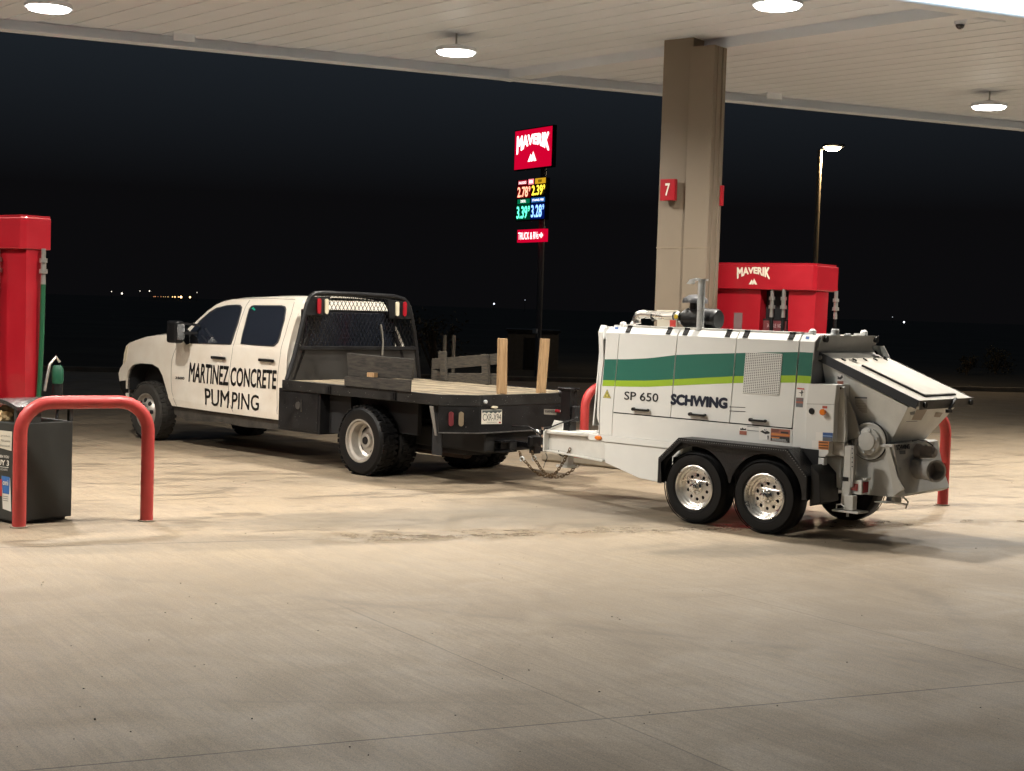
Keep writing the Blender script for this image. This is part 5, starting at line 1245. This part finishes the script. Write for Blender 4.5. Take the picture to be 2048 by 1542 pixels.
# wheels and fender
def trailer_wheel(cu, flip=False):
    c = V3((cu, .02, .338)); Ri = .196
    def fl(mb):
        if flip:
            for q in mb.bm.verts: q.co.y = QW - q.co.y
        return mb
    m = MB(); tyre(m, c, .346, .215, Ri, 0)
    for r_ in (.225, .25, .31, .328):
        m.lathe(c + V3((0, -.008, 0)), (0, 1, 0), [(r_, .006), (r_ + .004, -.004), (r_ + .008, .006)], 64, False)
    w = fl(m).build('wheel', RUBBER, tl, smooth=35)
    m = MB(); m.lathe(c, (0, 1, 0), [(Ri + .014, .012), (Ri + .014, -.004), (Ri + .006, -.008), (Ri - .004, -.002), (Ri - .010, .03), (Ri - .022, .036), (Ri - .028, .055), (Ri - .045, .062)], 56, False)
    fl(m).build('rim', ALU, w, smooth=25)
    # dished disc with ten real round holes
    m = MB(); R1 = Ri - .044; R0 = .062
    circ = lambda cx_, cz_, r, n: [(cx_ + r * math.cos(2 * math.pi * i / n), cz_ + r * math.sin(2 * math.pi * i / n)) for i in range(n)]
    loops = [circ(0, 0, R1, 48), circ(0, 0, R0, 24)] + [circ(.112 * math.cos(2 * math.pi * (k + .5) / 10), .112 * math.sin(2 * math.pi * (k + .5) / 10), .0165, 14) for k in range(10)]
    m.sheet(loops, lambda a, b: V3((cu + a, c.y + .060 - .012 * (1 - math.hypot(a, b) / R1), c.z + b)), (0, .006, 0)); fl(m).build('wheel_disc', ALU, w)
    m = MB(); m.cyl((cu, c.y + .085, c.z), (cu, c.y + .095, c.z), Ri - .02, seg=32); fl(m).build('brake_drum', DARK, w)
    m = MB(); m.lathe(c, (0, 1, 0), [(.066, .052), (.062, .03), (.052, .022), (.044, .020), (.042, -.02), (.034, -.03), (.020, -.032), (.018, -.04), (0, -.04)], 28, False); fl(m).build('hub_cap', CHROME, w, smooth=28)
    for k in range(8):
        a = 2 * math.pi * k / 8; p = c + V3((math.sin(a) * .054, 0, math.cos(a) * .054)); m = MB(); m.cyl(p + V3((0, .03, 0)), p + V3((0, .004, 0)), .009, seg=6); fl(m).build('lug_nut', CHROME, w)
    m = MB(); p = c + V3((.095, .02, .145)); m.cyl(p + V3((0, .02, -.02)), p + V3((0.01, -.01, .0)), .004, seg=6); fl(m).build('valve_stem', BLACKP, w)
UW = (-.865, -.10)
for u in UW:
    for f in (False, True): trailer_wheel(u, f)
m = MB()
for u in UW: m.cyl((u, .15, .338), (u, QW - .15, .338), .04)
m.bar((UW[0], .28, .42), (UW[1], .28, .42), .03, .09); m.bar((UW[0], QW - .28, .42), (UW[1], QW - .28, .42), .03, .09); m.build('axle', UNDER, tl)
TREAD = mat('black_tread_plate', (.0045, .005, .007), .38, nz=.3, bump=.5, bscale=55, rvar=.1)
fo = [Q.hv(*q6(*p), -.012) for p in ((85, 675), (95, 410), (310, 195), (1480, 318), (1690, 605), (1640, 860))]
fo = [(p.x, p.z) for p in fo]; ztop = (fo[2][1] + fo[3][1]) / 2; fo[2] = (fo[2][0], ztop); fo[3] = (fo[3][0], ztop); fo[5] = (fo[4][0] + .005, fo[5][1])
for s in (0, 1):
    fy = (lambda y: QW - y) if s else (lambda y: y)
    m = MB()
    for (a, b), (c, d) in zip(fo, fo[1:]):
        n = V3((-(d - b), 0, c - a)).normalized() * .006
        P = [V3((a, fy(-.012), b)), V3((c, fy(-.012), d)), V3((c, fy(B0 - .014), d)), V3((a, fy(B0 - .014), b))]; m.prism(P, n)
    fen = m.build('fender', TREAD, tl)
    # outer lip following the bends
    m = MB(); w_ = .045; inn = []
    cx_ = (fo[2][0] + fo[3][0]) / 2
    for (a, b) in fo[1:5]: inn.append((a + (w_ if a < cx_ else -w_) * .6, b - w_ * .8))
    inn = [(fo[0][0] + w_, fo[0][1])] + inn + [(fo[5][0] - w_, fo[5][1])]
    m.prism([V3((a, fy(-.018), b)) for a, b in fo] + [V3((a, fy(-.018), b)) for a, b in reversed(inn)], (0, .006 if not s else -.006, 0)); m.build('fender_lip', TREAD, fen)
    m = MB()
    for (a, b), (c, d) in zip(fo[1:], fo[2:5]):
        L_ = math.hypot(c - a, d - b); n = int(L_ / .024)
        for k in range(n):
            t = (k + .5) / n; p = V3((a + (c - a) * t, fy(-.020), b + (d - b) * t - .012)); m.obox(p, (.005, 0, 0), (0, .003, 0), (0, 0, .003))
    m.build('edge_studs', mat('stud_grey', (.16, .165, .17), .4, .3), fen)
    # side skirt with the two tyre arches cut out
    def arc(cu_, a0, a1, n=14): return [(cu_ + .385 * math.cos(math.radians(a0 + (a1 - a0) * i / n)), .338 + .385 * math.sin(math.radians(a0 + (a1 - a0) * i / n))) for i in range(n + 1)]
    mid = (UW[0] + UW[1]) / 2
    outl_ = [(fo[0][0] + .008, fo[0][1])] + [(a + (.006 if i < 2 else (-.006 if i > 2 else 0)), b - .006) for i, (a, b) in enumerate(fo[1:5])] + [(fo[5][0] - .008, fo[5][1])]
    inn_ = arc(UW[1], 8, 168) + arc(UW[0], 12, 168)
    inn_ = [(min(max(a, fo[0][0] + .05), fo[5][0] - .03), b) for a, b in inn_]
    m = MB(); m.sheet([outl_ + inn_ + [(fo[0][0] + .05, fo[0][1])]], lambda a, b: V3((a, fy(.03), b)), (0, .006 if not s else -.006, 0)); m.build('fender_skirt', TREAD, fen)
    m = MB(); m.box(fo[1][0] + .01, fo[4][0] - .02, min(fy(B0 - .013), fy(B0 - .002)), max(fy(B0 - .013), fy(B0 - .002)), .42, fo[1][1]); m.box(fo[2][0], fo[4][0] - .02, min(fy(B0 - .013), fy(B0 - .002)), max(fy(B0 - .013), fy(B0 - .002)), fo[1][1] + .001, ztop); m.build('inner_liner', DARK, fen)
# mud guard at the rear of the fender
m = MB(); m.prism([(fo[4][0] + .01, .03, .30), (fo[4][0] + .01, .03, fo[4][1] + .10), (fo[4][0] + .10, .03, fo[4][1] + .02), (fo[4][0] + .12, .03, .34)], (0, B0 + .1, 0)); m.build('mud_guard', BLACKP, tl, bevel=.01)

# ---- things on the roof
def top(px, py, v): return Q.hv(*q7(px, py), v)
V1 = yl + .12
pp = [top(*p, V1) for p in ((185, 700), (180, 660), (198, 628), (235, 618), (330, 628), (420, 640), (510, 640))]
m = MB(); m.tube([(p.x, V1, p.z) for p in pp], .042, 14); m.build('intake_pipe', ALU, tl, smooth=60)
for px_ in (322, 505):
    c = top(px_, 638, V1); m = MB(); m.cyl((c.x - .006, V1, c.z), (c.x + .006, V1, c.z), .047); m.build('pipe_clamp', BLACKP, tl)
a = top(362, 586, V1 + .25); b = top(520, 625, V1 + .25); m = MB(); m.box(a.x, b.x, V1 + .22, V1 + .28, b.z - .02, a.z); m.build('filter_box', CREAM, tl, bevel=.004)
a = top(358, 662, V1 - .06); b = top(520, 705, V1 - .06); m = MB(); m.box(a.x, b.x, V1 - .07, V1 - .055, ZT, a.z); bx = m.build('instruction_plate', CREAM, tl)
a = top(460, 668, V1 - .071); m = MB(); m.box(a.x, b.x - .01, V1 - .073, V1 - .0705, ZT + .01, a.z); m.build('red_label', mat('label_red', (.55, .05, .04), .5), bx)
a = top(565, 640, V1 + .05); b = top(870, 650, V1 + .05); rz = (top(700, 572, V1 + .05).z - ZT) / 2; czz = ZT + rz + .003
m = MB(); m.lathe((a.x, V1 + .05, czz), (1, 0, 0), [(0, -.03), (rz * .45, -.03), (rz * .62, 0), (rz * .98, .06), (rz, .10), (rz, (b.x - a.x) * .55), (rz * 1.05, (b.x - a.x) * .57), (rz * 1.05, (b.x - a.x) * .62), (rz, (b.x - a.x) * .64), (rz * .97, (b.x - a.x) - .02), (rz * .85, b.x - a.x), (0, b.x - a.x)], 28); m.build('air_cleaner', BLACKP, tl, smooth=35)
c = top(540, 642, V1 - .02); m = MB(); m.cyl((c.x - .04, V1, c.z), (c.x + .0, V1, c.z), .05, .045); m.build('elbow_clamp', GALV, tl, smooth=40)
m = MB(); m.cyl((c.x - .015, V1 - .052, c.z), (c.x - .015, V1 - .064, c.z), .022); m.build('yellow_cap', mat('yellow_cap', (.6, .42, .03), .5), tl)
a = top(568, 525, V1 + .05); b = top(775, 525, V1 + .05); t_ = top(670, 462, V1 + .05)
m = MB(); cx_ = (a.x + b.x) / 2; rr = (b.x - a.x) / 2 * .86
m.lathe((cx_, V1 + .05, a.z - .0), (0, 0, 1), [(rr, 0), (rr * 1.0, .025), (rr * .92, .045), (rr * .5, .078), (0, .085)], 24); m.build('rain_cap', mat('cap_grey', (.10, .10, .105), .35, nz=.3), tl, smooth=30)
m = MB(); m.cyl((cx_, V1 + .05, czz + rz * .8), (cx_, V1 + .05, a.z + .0), rr * .42); m.build('cap_neck', BLACKP, tl, smooth=40)
a = top(683, 700, V1 - .1); b = top(742, 700, V1 - .1); t_ = top(710, 325, V1 - .1)
m = MB(); m.cyl(((a.x + b.x) / 2, V1 - .1, ZT), ((a.x + b.x) / 2, V1 - .1, t_.z), (b.x - a.x) / 2 * .88, seg=24); m.build('exhaust_stack', GALV, tl, smooth=40)
m = MB(); cx_ = (a.x + b.x) / 2; m.cyl((cx_, V1 - .1, t_.z - .018), (cx_, V1 - .1, t_.z), (b.x - a.x) / 2 * 1.5, seg=20); q = [top(*p, V1 - .1) for p in ((612, 368), (640, 330), (690, 318), (690, 335), (660, 345), (650, 368))]
m.prism([(p.x, V1 - .13, p.z) for p in q], (0, .06, 0)); m.build('exhaust_flap', GALV, tl, smooth=40)
def knob(px, py, v, r, h, mt, name, fr=q5, zb=ZT):
    c = Q.hv(*fr(px, py), v); m = MB(); m.lathe((c.x, v, zb), (0, 0, 1), [(r * 1.3, 0), (r * 1.3, h * .25), (r, h * .3), (r, h * .85), (r * .8, h), (0, h)], 16); return m.build(name, mt, tl, smooth=30)
knob(370, 150, yl + .25, .035, .06, GALV, 'filler_cap'); knob(455, 160, yl + .35, .03, .02, GALV, 'low_cap')
def rooflight(px, py, v, fr):
    c = Q.hv(*fr(px, py), v); m = MB(); m.box(c.x - .07, c.x + .04, v - .03, v + .03, ZT, ZT + .018); m.lathe((c.x + .02, v, ZT + .018), (0, 0, 1), [(.035, 0), (.033, .02), (.018, .034), (0, .036)], 14); m.build('lifting_eye', TWHITE, tl, smooth=35)
rooflight(55, 695, yl + .08, q7); rooflight(205, 155, yl + .08, q5); rooflight(550, 160, QW - yl - .08, q5); rooflight(140, 700, QW - yl - .1, q7)
m = MB(); m.cyl((top(1350, 740, V1).x, V1, ZT), (top(1350, 740, V1).x, V1, ZT + .012), .09); m.build('radiator_cap_plate', BLACKP, tl)

# ---- rear: bulkhead, hopper, lid
m = MB(); rb = [(B0 + .005, .80), (B0 + .07, 1.74), (B0 + .115, ZT - .002), (QW - B0 - .115, ZT - .002), (QW - B0 - .07, 1.74), (QW - B0 - .005, .80)]
BULK = mat('bulkhead_grey', (.30, .30, .295), .5, nz=.1)
m.prism([(URR, a, b) for a, b in rb], (-.02, 0, 0)); m.build('rear_bulkhead', BULK, tl)
m = MB(); m.prism([(URR + .002, B0 + .10, 1.66), (URR + .05, B0 + .11, ZT + .002), (URR + .05, QW - B0 - .11, ZT + .002), (URR + .002, QW - B0 - .10, 1.66)], (-.0015 + .012, 0, 0)); m.build('rear_cowl', BULK, tl)
for y in (B0 + .16, QW - B0 - .16):
    m = MB(); m.cyl((URR + .045, y, 1.765), (URR + .075, y, 1.765), .028); m.build('cowl_bolt', BLACKP, tl)
VL0, VL1 = .38, QW - .26
pa = Q.hv(*q5(270, 285), VL0); pd = Q.hv(*q5(935, 610), VL0)
LU0, LZ0, LU1, LZ1 = pa.x, pa.z, pd.x, pd.z
ld_ = V3((LU1 - LU0, 0, LZ1 - LZ0)).normalized(); ln_ = V3((-ld_.z, 0, ld_.x)); LL = math.hypot(LU1 - LU0, LZ1 - LZ0)
VL1 = Q.hu(*q5(1288, 598), LU1).y
LP = lambda s, y, h=0.0: V3((LU0, 0, LZ0)) + ld_ * s + ln_ * h + V3((0, y, 0))
LIDM = mat('lid_top_paint', (.50, .46, .39), .48, nz=.35, nscale=2.6, rvar=.1)
m = MB(); m.hexa([LP(s, y, h) for s in (0, LL) for y in (VL0, VL1) for h in (-.012, 0)]); lid = m.build('hopper_lid', LIDM, tl, bevel=.004)
m = MB(); m.hexa([LP(s, y, h) for s in (-.004, LL) for y in (VL0 - .012, VL0 - .002) for h in (-.075, .003)]); m.build('lid_side_flap', mat('lid_rubber', (.035, .04, .047), .45), lid)
m = MB(); m.hexa([LP(s, y, h) for s in (-.004, LL) for y in (VL1 + .002, VL1 + .012) for h in (-.075, .003)]); m.build('lid_side_flap', BLACKP, lid)
m = MB(); e0_ = LP(LL, VL0 - .012); m.hexa([V3((e0_.x + dx, y, e0_.z + dz)) for dx in (.002, .010) for y in (VL0 - .012, VL1 + .012) for dz in (-.075, .004)]); fr_ = m.build('lid_front_flap', mat('lid_front_grey', (.22, .21, .19), .4, nz=.2), lid)
for y in (VL0 + .07, VL1 - .07):
    m = MB(); m.cyl((e0_.x + .01, y, e0_.z - .035), (e0_.x + .03, y, e0_.z - .035), .026); m.build('rubber_buffer', BLACKP, fr_)
m = MB(); ym = VL0 + (VL1 - VL0) * .58; m.bar((e0_.x + .02, ym + .06, e0_.z + .01), (e0_.x + .03, ym - .10, e0_.z - .10), .022, .016); m.box(e0_.x + .012, e0_.x + .04, ym - .12, ym - .04, e0_.z - .115, e0_.z - .085); m.build('lid_latch', BLACKP, fr_, bevel=.002)
# raised centre panel of the lid
s0, s1, ya, yb_ = LL * .30, LL * .93, VL0 + (VL1 - VL0) * .22, VL0 + (VL1 - VL0) * .80
m = MB(); m.hexa([LP(s, y, h) for s in (s0, s1) for y in (ya, yb_) for h in (.002, .022)]); m.build('lid_raised_panel', LIDM, lid, bevel=.006)
m = MB(); m.hexa([LP(s, y, h) for s in (s0, s1) for y in (ya - .008, ya - .001) for h in (.002, .018)]); m.hexa([LP(s, y, h) for s in (s1 + .001, s1 + .006) for y in (ya - .008, yb_) for h in (.002, .016)]); m.build('panel_gasket', BLACKP, lid)
for k in range(5):
    m = MB(); c = LP(LL * .17 + .0, VL0 + (VL1 - VL0) * (.12 + .19 * k), .0); m.hexa([c + ld_ * a + V3((0, b, 0)) + ln_ * h for a in (-.022, .022) for b in (-.006, .006) for h in (.001, .012)]); m.build('lid_clip', BLACKP, lid)
m = MB(); c = LP(.03, VL0 - .014, -.035); m.cyl(c, c - V3((0, .012, 0)), .022); m.build('pivot_bolt', CHROME, lid)
for sgn, y in ((1, VL1 - .10), (1, VL0 + .03)):
    if y > 1:
        q = [Q.hv(*q5(*p), y) for p in ((605, 240), (632, 236), (698, 243), (735, 318), (712, 330), (640, 290))]
        m = MB(); m.prism([(p.x, y, p.z) for p in q], (0, .006, 0)); br = m.build('lid_hinge_bracket', GALV, tl)
        for p in ((642, 280), (650, 290), (704, 318)):
            c = Q.hv(*q5(*p), y); m = MB(); m.cyl((c.x, y - .008, c.z), (c.x, y, c.z), .010, seg=8); m.build('bracket_bolt', BLACKP, br)
# hopper tub
HY0, HY1 = VL0 + .03, VL1 - .03
hp = [Q.hv(*q5(*p), HY0) for p in ((345, 392), (860, 652), (742, 892), (640, 900), (545, 800), (440, 620))]
tubt = [V3((hp[0].x - .02, HY0, hp[0].z)), V3((e0_.x - .035, HY0, e0_.z - .07))]
uTL, zTL = hp[0].x - .10, hp[0].z + .05; uTR, zTR = Q.hv(*q5(860, 650), HY0).x, Q.hv(*q5(860, 650), HY0).z
bR = Q.hv(*q5(742, 892), HY0 + .12); bL = Q.hv(*q5(560, 830), HY0 + .12)
HP = [(uTL, zTL), (uTR, zTR)]
VW0, VW1 = HY0, HY1; yb0, yb1 = HY0 + .10, HY1 - .22
top4 = [V3((uTL, VW0, zTL)), V3((uTR, VW0, zTR)), V3((uTR, VW1, zTR)), V3((uTL, VW1, zTL))]
uBR = Q.hv(*q5(742, 892), yb0).x; uBL = .30; zBt = Q.hv(*q5(742, 892), yb0).z
kz = zBt + .32
bot4 = [V3((uBL, yb0, zBt)), V3((uBR, yb0, zBt)), V3((uBR, yb1, zBt)), V3((uBL, yb1, zBt))]
m = MB(); VA = [m.bm.verts.new(p) for p in top4]; VB = [m.bm.verts.new(p) for p in bot4]
for i in range(4): j = (i + 1) % 4; m.bm.faces.new([VA[i], VA[j], VB[j], VB[i]])
m.bm.faces.new(VB); ho = m.build('hopper', mat('hopper_grey', (.76, .76, .72), .4, nz=.2, nscale=2.5, coat=.2, rvar=.08), tl, bevel=.004)
so = ho.modifiers.new('solid', 'SOLIDIFY'); so.thickness = .008
def on_plane(px, py, A, B, C):
    n = (B - A).cross(C - A); O = Q.L(CAM); d = ray(px, py); D_ = V3((d.dot(Q.u), d.dot(Q.v), d.z)); t = (A - O).dot(n) / D_.dot(n); n.normalize()
    if n.dot(D_) > 0: n = -n
    return O + D_ * t + n * .003, n
def hdecal(pts, pl, mt, lift=0.0, name='hopper_decal'):
    m = MB(); P = [on_plane(*q5(*p), *pl) for p in pts]; m.bm.faces.new([m.bm.verts.new(p + n * lift) for p, n in P]); return m.build(name, mt, ho, recalc=False)
side = (top4[0], top4[1], bot4[1]); rear = (top4[1], top4[2], bot4[1])
FAD = mat('faded_decal', (.48, .46, .42), .5)
hdecal(((503, 580), (586, 583), (586, 690), (505, 686)), side, FAD); hdecal(((503, 580), (586, 583), (586, 594), (503, 591)), side, DSL, .001)
for y in (605, 622, 640, 657, 672): hdecal(((512, y), (578, y + 2), (578, y + 6), (512, y + 4)), side, mat('faded_text', (.36, .34, .31), .5), .001, 'decal_text')
hdecal(((388, 425), (428, 425), (427, 500), (384, 500)), side, DWH); hdecal(((386, 476), (427, 476), (426, 501), (384, 501)), side, DBR, .001); hdecal(((388, 440), (400, 450), (410, 446), (418, 432), (424, 452), (408, 466), (388, 462)), side, DINK, .001)
FB_ = mat('faded_brown', (.33, .26, .20), .5)
hdecal(((915, 665), (985, 668), (945, 738), (880, 735)), rear, FB_); hdecal(((868, 684), (905, 676), (900, 700), (872, 702)), rear, DSL); hdecal(((1042, 685), (1090, 688), (1070, 718), (1030, 715)), rear, FB_); hdecal(((845, 745), (920, 742), (918, 746), (845, 749)), rear, DSL)
hdecal(((878, 706), (890, 704), (882, 728), (874, 728)), rear, DWH)
# column at the front of the hopper
def hpan(pts, v, mt, name, th=.03, fr=q5):
    q = [Q.hv(*fr(*p), v) for p in pts]; m = MB(); m.prism([(p.x, v, p.z) for p in q], (0, th, 0)); return m.build(name, mt, tl, bevel=.004)
hpan(((382, 505), (424, 518), (430, 560), (440, 820), (436, 885), (358, 885)), B0 + .06, TGREY, 'hopper_post', .04)
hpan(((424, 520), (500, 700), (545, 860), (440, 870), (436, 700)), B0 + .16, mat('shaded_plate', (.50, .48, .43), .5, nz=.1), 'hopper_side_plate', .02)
c = Q.hv(*q5(403, 524), B0 + .055); m = MB(); m.cyl((c.x, B0 + .05, c.z), (c.x, B0 + .06, c.z), .012, seg=10); m.build('post_bolt', BLACKP, tl)
# agitator bearing on the side
c = Q.hv(*q5(582, 880), HY0 - .02)
m = MB(); m.lathe((c.x, HY0 + .06, c.z), (0, -1, 0), [(.165, 0), (.165, .05), (.15, .055), (.148, .045), (.12, .045), (.118, .075), (.085, .085), (.08, .10), (.05, .105), (0, .105)], 36); bh = m.build('bearing_housing', TGREY, tl, smooth=28)
m = MB(); m.lathe((c.x, HY0 + .06, c.z), (0, -1, 0), [(.172, .03), (.172, .045), (.166, .045)], 36, False); m.build('bearing_seal', BLACKP, bh)
for k in range(6):
    a = 2 * math.pi * k / 6 + .3; m = MB(); m.cyl((c.x + .10 * math.cos(a), HY0 + .0, c.z + .10 * math.sin(a)), (c.x + .10 * math.cos(a), HY0 - .035, c.z + .10 * math.sin(a)), .014, seg=8); m.build('bearing_bolt', GALV, bh)
# lower pump housing
hpan(((640, 892), (738, 898), (760, 905), (800, 1110), (842, 1235), (800, 1255), (700, 1250), (500, 1230), (330, 1190), (310, 1190), (302, 985), (360, 980), (360, 890)), B0 + .22, TGREY, 'pump_housing', .85)
hpan(((645, 895), (760, 902), (758, 922), (655, 915), (650, 950), (640, 950)), B0 + .19, TWHITE, 'housing_flange', .03)
hpan(((700, 905), (730, 905), (790, 1120), (835, 1200), (760, 1250), (745, 1120)), B0 + .19, mat('rib_grey', (.55, .53, .48), .45), 'housing_rib', .028)
hpan(((302, 985), (410, 990), (405, 1190), (310, 1190)), B0 + .10, TGREY, 'axle_plate', .05)
c = Q.hv(*q5(320, 1140), B0 + .09); m = MB(); m.cyl((c.x, B0 + .07, c.z), (c.x, B0 + .10, c.z), .05); m.build('plate_boss', TGREY, tl, smooth=40)
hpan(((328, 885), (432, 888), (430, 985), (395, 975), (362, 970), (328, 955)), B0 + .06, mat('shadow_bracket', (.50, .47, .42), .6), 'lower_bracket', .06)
# rear face plate of the housing at the outlet
uO = Q.hv(*q5(770, 905), B0 + .22).x + .02
def ru(px, py, u=uO): return Q.hu(*q5(px, py), u)
q = [ru(*p) for p in ((762, 900), (1040, 882), (1010, 985), (1000, 1110), (945, 1192), (842, 1192), (800, 1110))]
m = MB(); m.prism([(uO, p.y, p.z) for p in q], (-.02, 0, 0)); op = m.build('outlet_plate', TGREY, tl, bevel=.004)
P = [ru(*p, uO + .003) for p in ((778, 905), (868, 898), (782, 940), (870, 932))]; f3 = bil(*P)
lettering('SCHWING', f3, NAVY, op, 'maker_lettering', bold=.05)
for pts, mt in ((((800, 944), (842, 940), (842, 966), (802, 968)), DSL), (((808, 1038), (836, 1036), (834, 1100), (808, 1100)), mat('dark_maroon', (.08, .05, .05), .5)), (((962, 950), (972, 950), (970, 978), (960, 978)), DSL), (((977, 945), (985, 945), (983, 975), (975, 975)), DSL)):
    m = MB(); m.bm.faces.new([m.bm.verts.new(ru(*p, uO + .002)) for p in pts]); m.build('plate_decal', mt, op, recalc=False)
for p in ((792, 1062), (815, 1135), (858, 1180), (938, 1180), (975, 910)):
    c = ru(*p); m = MB(); m.cyl((uO, c.y, c.z), (uO + .022, c.y, c.z), .014, seg=6); m.build('plate_bolt', GALV, op)
# outlet pipe: leaves the plate backwards
a = ru(905, 1060); rr = .092
tip = Q.hu(*q5(1052, 1082), uO + .36)
m = MB(); yc = a.y; zc_ = a.z - .02
dirp = V3((1, 0, 0)); c0_ = V3((uO, ru(900, 1062).y, ru(900, 1062).z))
L0 = .30
end = Q.hu(*q5(1048, 1080), uO + L0); axis = (end - c0_)
m.lathe(c0_, axis, [(rr * 1.02, -.01), (rr * .98, .04), (rr * .94, axis.length * .55), (rr * .98, axis.length * .60), (rr * .92, axis.length * .64), (rr * .92, axis.length * .86), (rr * 1.06, axis.length * .88), (rr * 1.06, axis.length), (rr * .84, axis.length), (rr * .8, axis.length * .4)], 32, False); ot = m.build('outlet_pipe', mat('outlet_grey', (.56, .54, .51), .4, .2, nz=.2), tl, smooth=30)
m = MB(); q_ = c0_ + axis * .6; m.cyl(q_, q_ + axis.normalized() * .005, rr * .82, seg=28); m.build('pipe_bore', mat('bore_grey', (.40, .36, .34), .7), ot)
c = ru(920, 950); m = MB(); m.lathe((uO, c.y, c.z), (1, 0, .05), [(.075, 0), (.07, .03), (.055, .05), (.052, .16), (.03, .18), (0, .18)], 22); m.build('cylinder_cap', mat('cap_rose', (.42, .36, .32), .5, nz=.2), op, smooth=30)
pts = [ru(*p, uO + .05) for p in ((888, 878), (930, 870), (980, 878), (1020, 905), (1040, 945), (1030, 985), (1015, 990))]
m = MB(); m.tube(pts, .006, 7); m.build('hydraulic_hose', BLACKP, tl, smooth=60)
q = [ru(*p, uO + .0) for p in ((815, 1232), (1020, 1210), (1068, 1215), (1066, 1200), (1022, 1195), (812, 1210))]
m = MB(); m.prism([(uO - .03, p.y, p.z) for p in q], (.028, 0, 0)); m.build('rear_cross_bar', TGREY, tl)
# stabiliser leg
LGT = mat('leg_paint', (.62, .61, .57), .4, nz=.15)
hpan(((435, 910), (475, 908), (470, 1170), (460, 1300), (405, 1300), (422, 1120)), B0 + .0, LGT, 'stabiliser_leg', .05)
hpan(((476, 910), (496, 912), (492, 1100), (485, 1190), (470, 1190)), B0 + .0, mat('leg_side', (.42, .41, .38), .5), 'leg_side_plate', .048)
m = MB()
for y_ in (930, 960, 990, 1020, 1050): c = Q.hv(*q5(484, y_), B0 - .002); m.cyl((c.x, B0 - .003, c.z), (c.x, B0 + .0, c.z), .006, seg=8)
m.build('leg_holes', DARK, tl)
c = Q.hv(*q5(437, 1133), B0 - .003); m = MB(); m.box(c.x - .03, c.x + .03, B0 - .004, B0 - .001, c.z - .018, c.z + .018); m.build('leg_label', BLACKP, tl)
a = Q.hv(*q5(355, 1335), B0 - .05); b = Q.hv(*q5(530, 1345), B0 - .05); zf = a.z
m = MB(); m.box(a.x, b.x, B0 - .07, B0 + .12, zf - .015, zf); ft = m.build('leg_foot', LGT, tl, bevel=.003)
m = MB(); q = [Q.hv(*q5(*p), B0 - .05) for p in ((378, 1335), (380, 1305), (410, 1302), (432, 1318), (430, 1335))]; m.tube([(p.x, B0 - .05, p.z) for p in q], .006, 6); m.build('foot_handle', TWHITE, ft)
m = MB(); c = Q.hv(*q5(446, 1355), B0); m.cyl((c.x, B0 + .02, zf - .015), (c.x, B0 + .02, zf - .06), .012, seg=8); m.build('foot_pin', GALV, ft)
c = Q.hv(*q5(470, 1280), B0 + .0); m = MB(); m.box(c.x - .045, c.x + .045, B0 - .03, B0 + .04, c.z - .08, c.z + .05); m.build('leg_bracket', LGT, tl, bevel=.004)
# second, far stabiliser leg
q = [Q.hu(*q5(*p), uO - .05) for p in ((752, 1235), (818, 1235), (812, 1300), (745, 1290))]
m = MB(); m.prism([(uO - .05, p.y, p.z) for p in q], (-.05, 0, 0)); m.build('far_leg', TGREY, tl)
q = [Q.hu(*q5(*p), uO) for p in ((810, 1240), (838, 1265), (858, 1285), (842, 1330))]
m = MB(); m.tube(q, .008, 6); m.build('far_leg_handle', TGREY, tl)
q = [Q.hu(*q5(*p), uO) for p in ((700, 1292), (780, 1286), (862, 1300), (850, 1310), (780, 1296), (705, 1298))]
m = MB(); m.prism(q, (-.1, 0, 0)); m.build('far_leg_foot', TWHITE, tl)
# tail lamp box
a = Q.hv(*q5(484, 1135), B0 + .03); b = Q.hv(*q5(545, 1240), B0 + .03)
m = MB(); m.box(a.x, b.x, B0 + .03, B0 + .15, b.z, a.z); tb2 = m.build('tail_lamp_box', TWHITE, tl, bevel=.004)
m = MB(); m.box(a.x - .004 + .0, a.x + (b.x - a.x) * .62, B0 + .024, B0 + .0295, b.z + .03, a.z - .035); m.build('side_lens', LENSR, tb2, bevel=.002)
m = MB(); m.box(b.x + .001, b.x + .008, B0 + .045, B0 + .14, b.z + .015, a.z - .015); m.build('rear_lens', LENSR, tb2, bevel=.002)
c = Q.hv(*q5(545, 1128), B0 + .08); m = MB(); m.box(c.x - .05, c.x + .06, B0 + .06, B0 + .14, a.z, a.z + .02); m.build('lamp_bracket', TGREY, tb2)
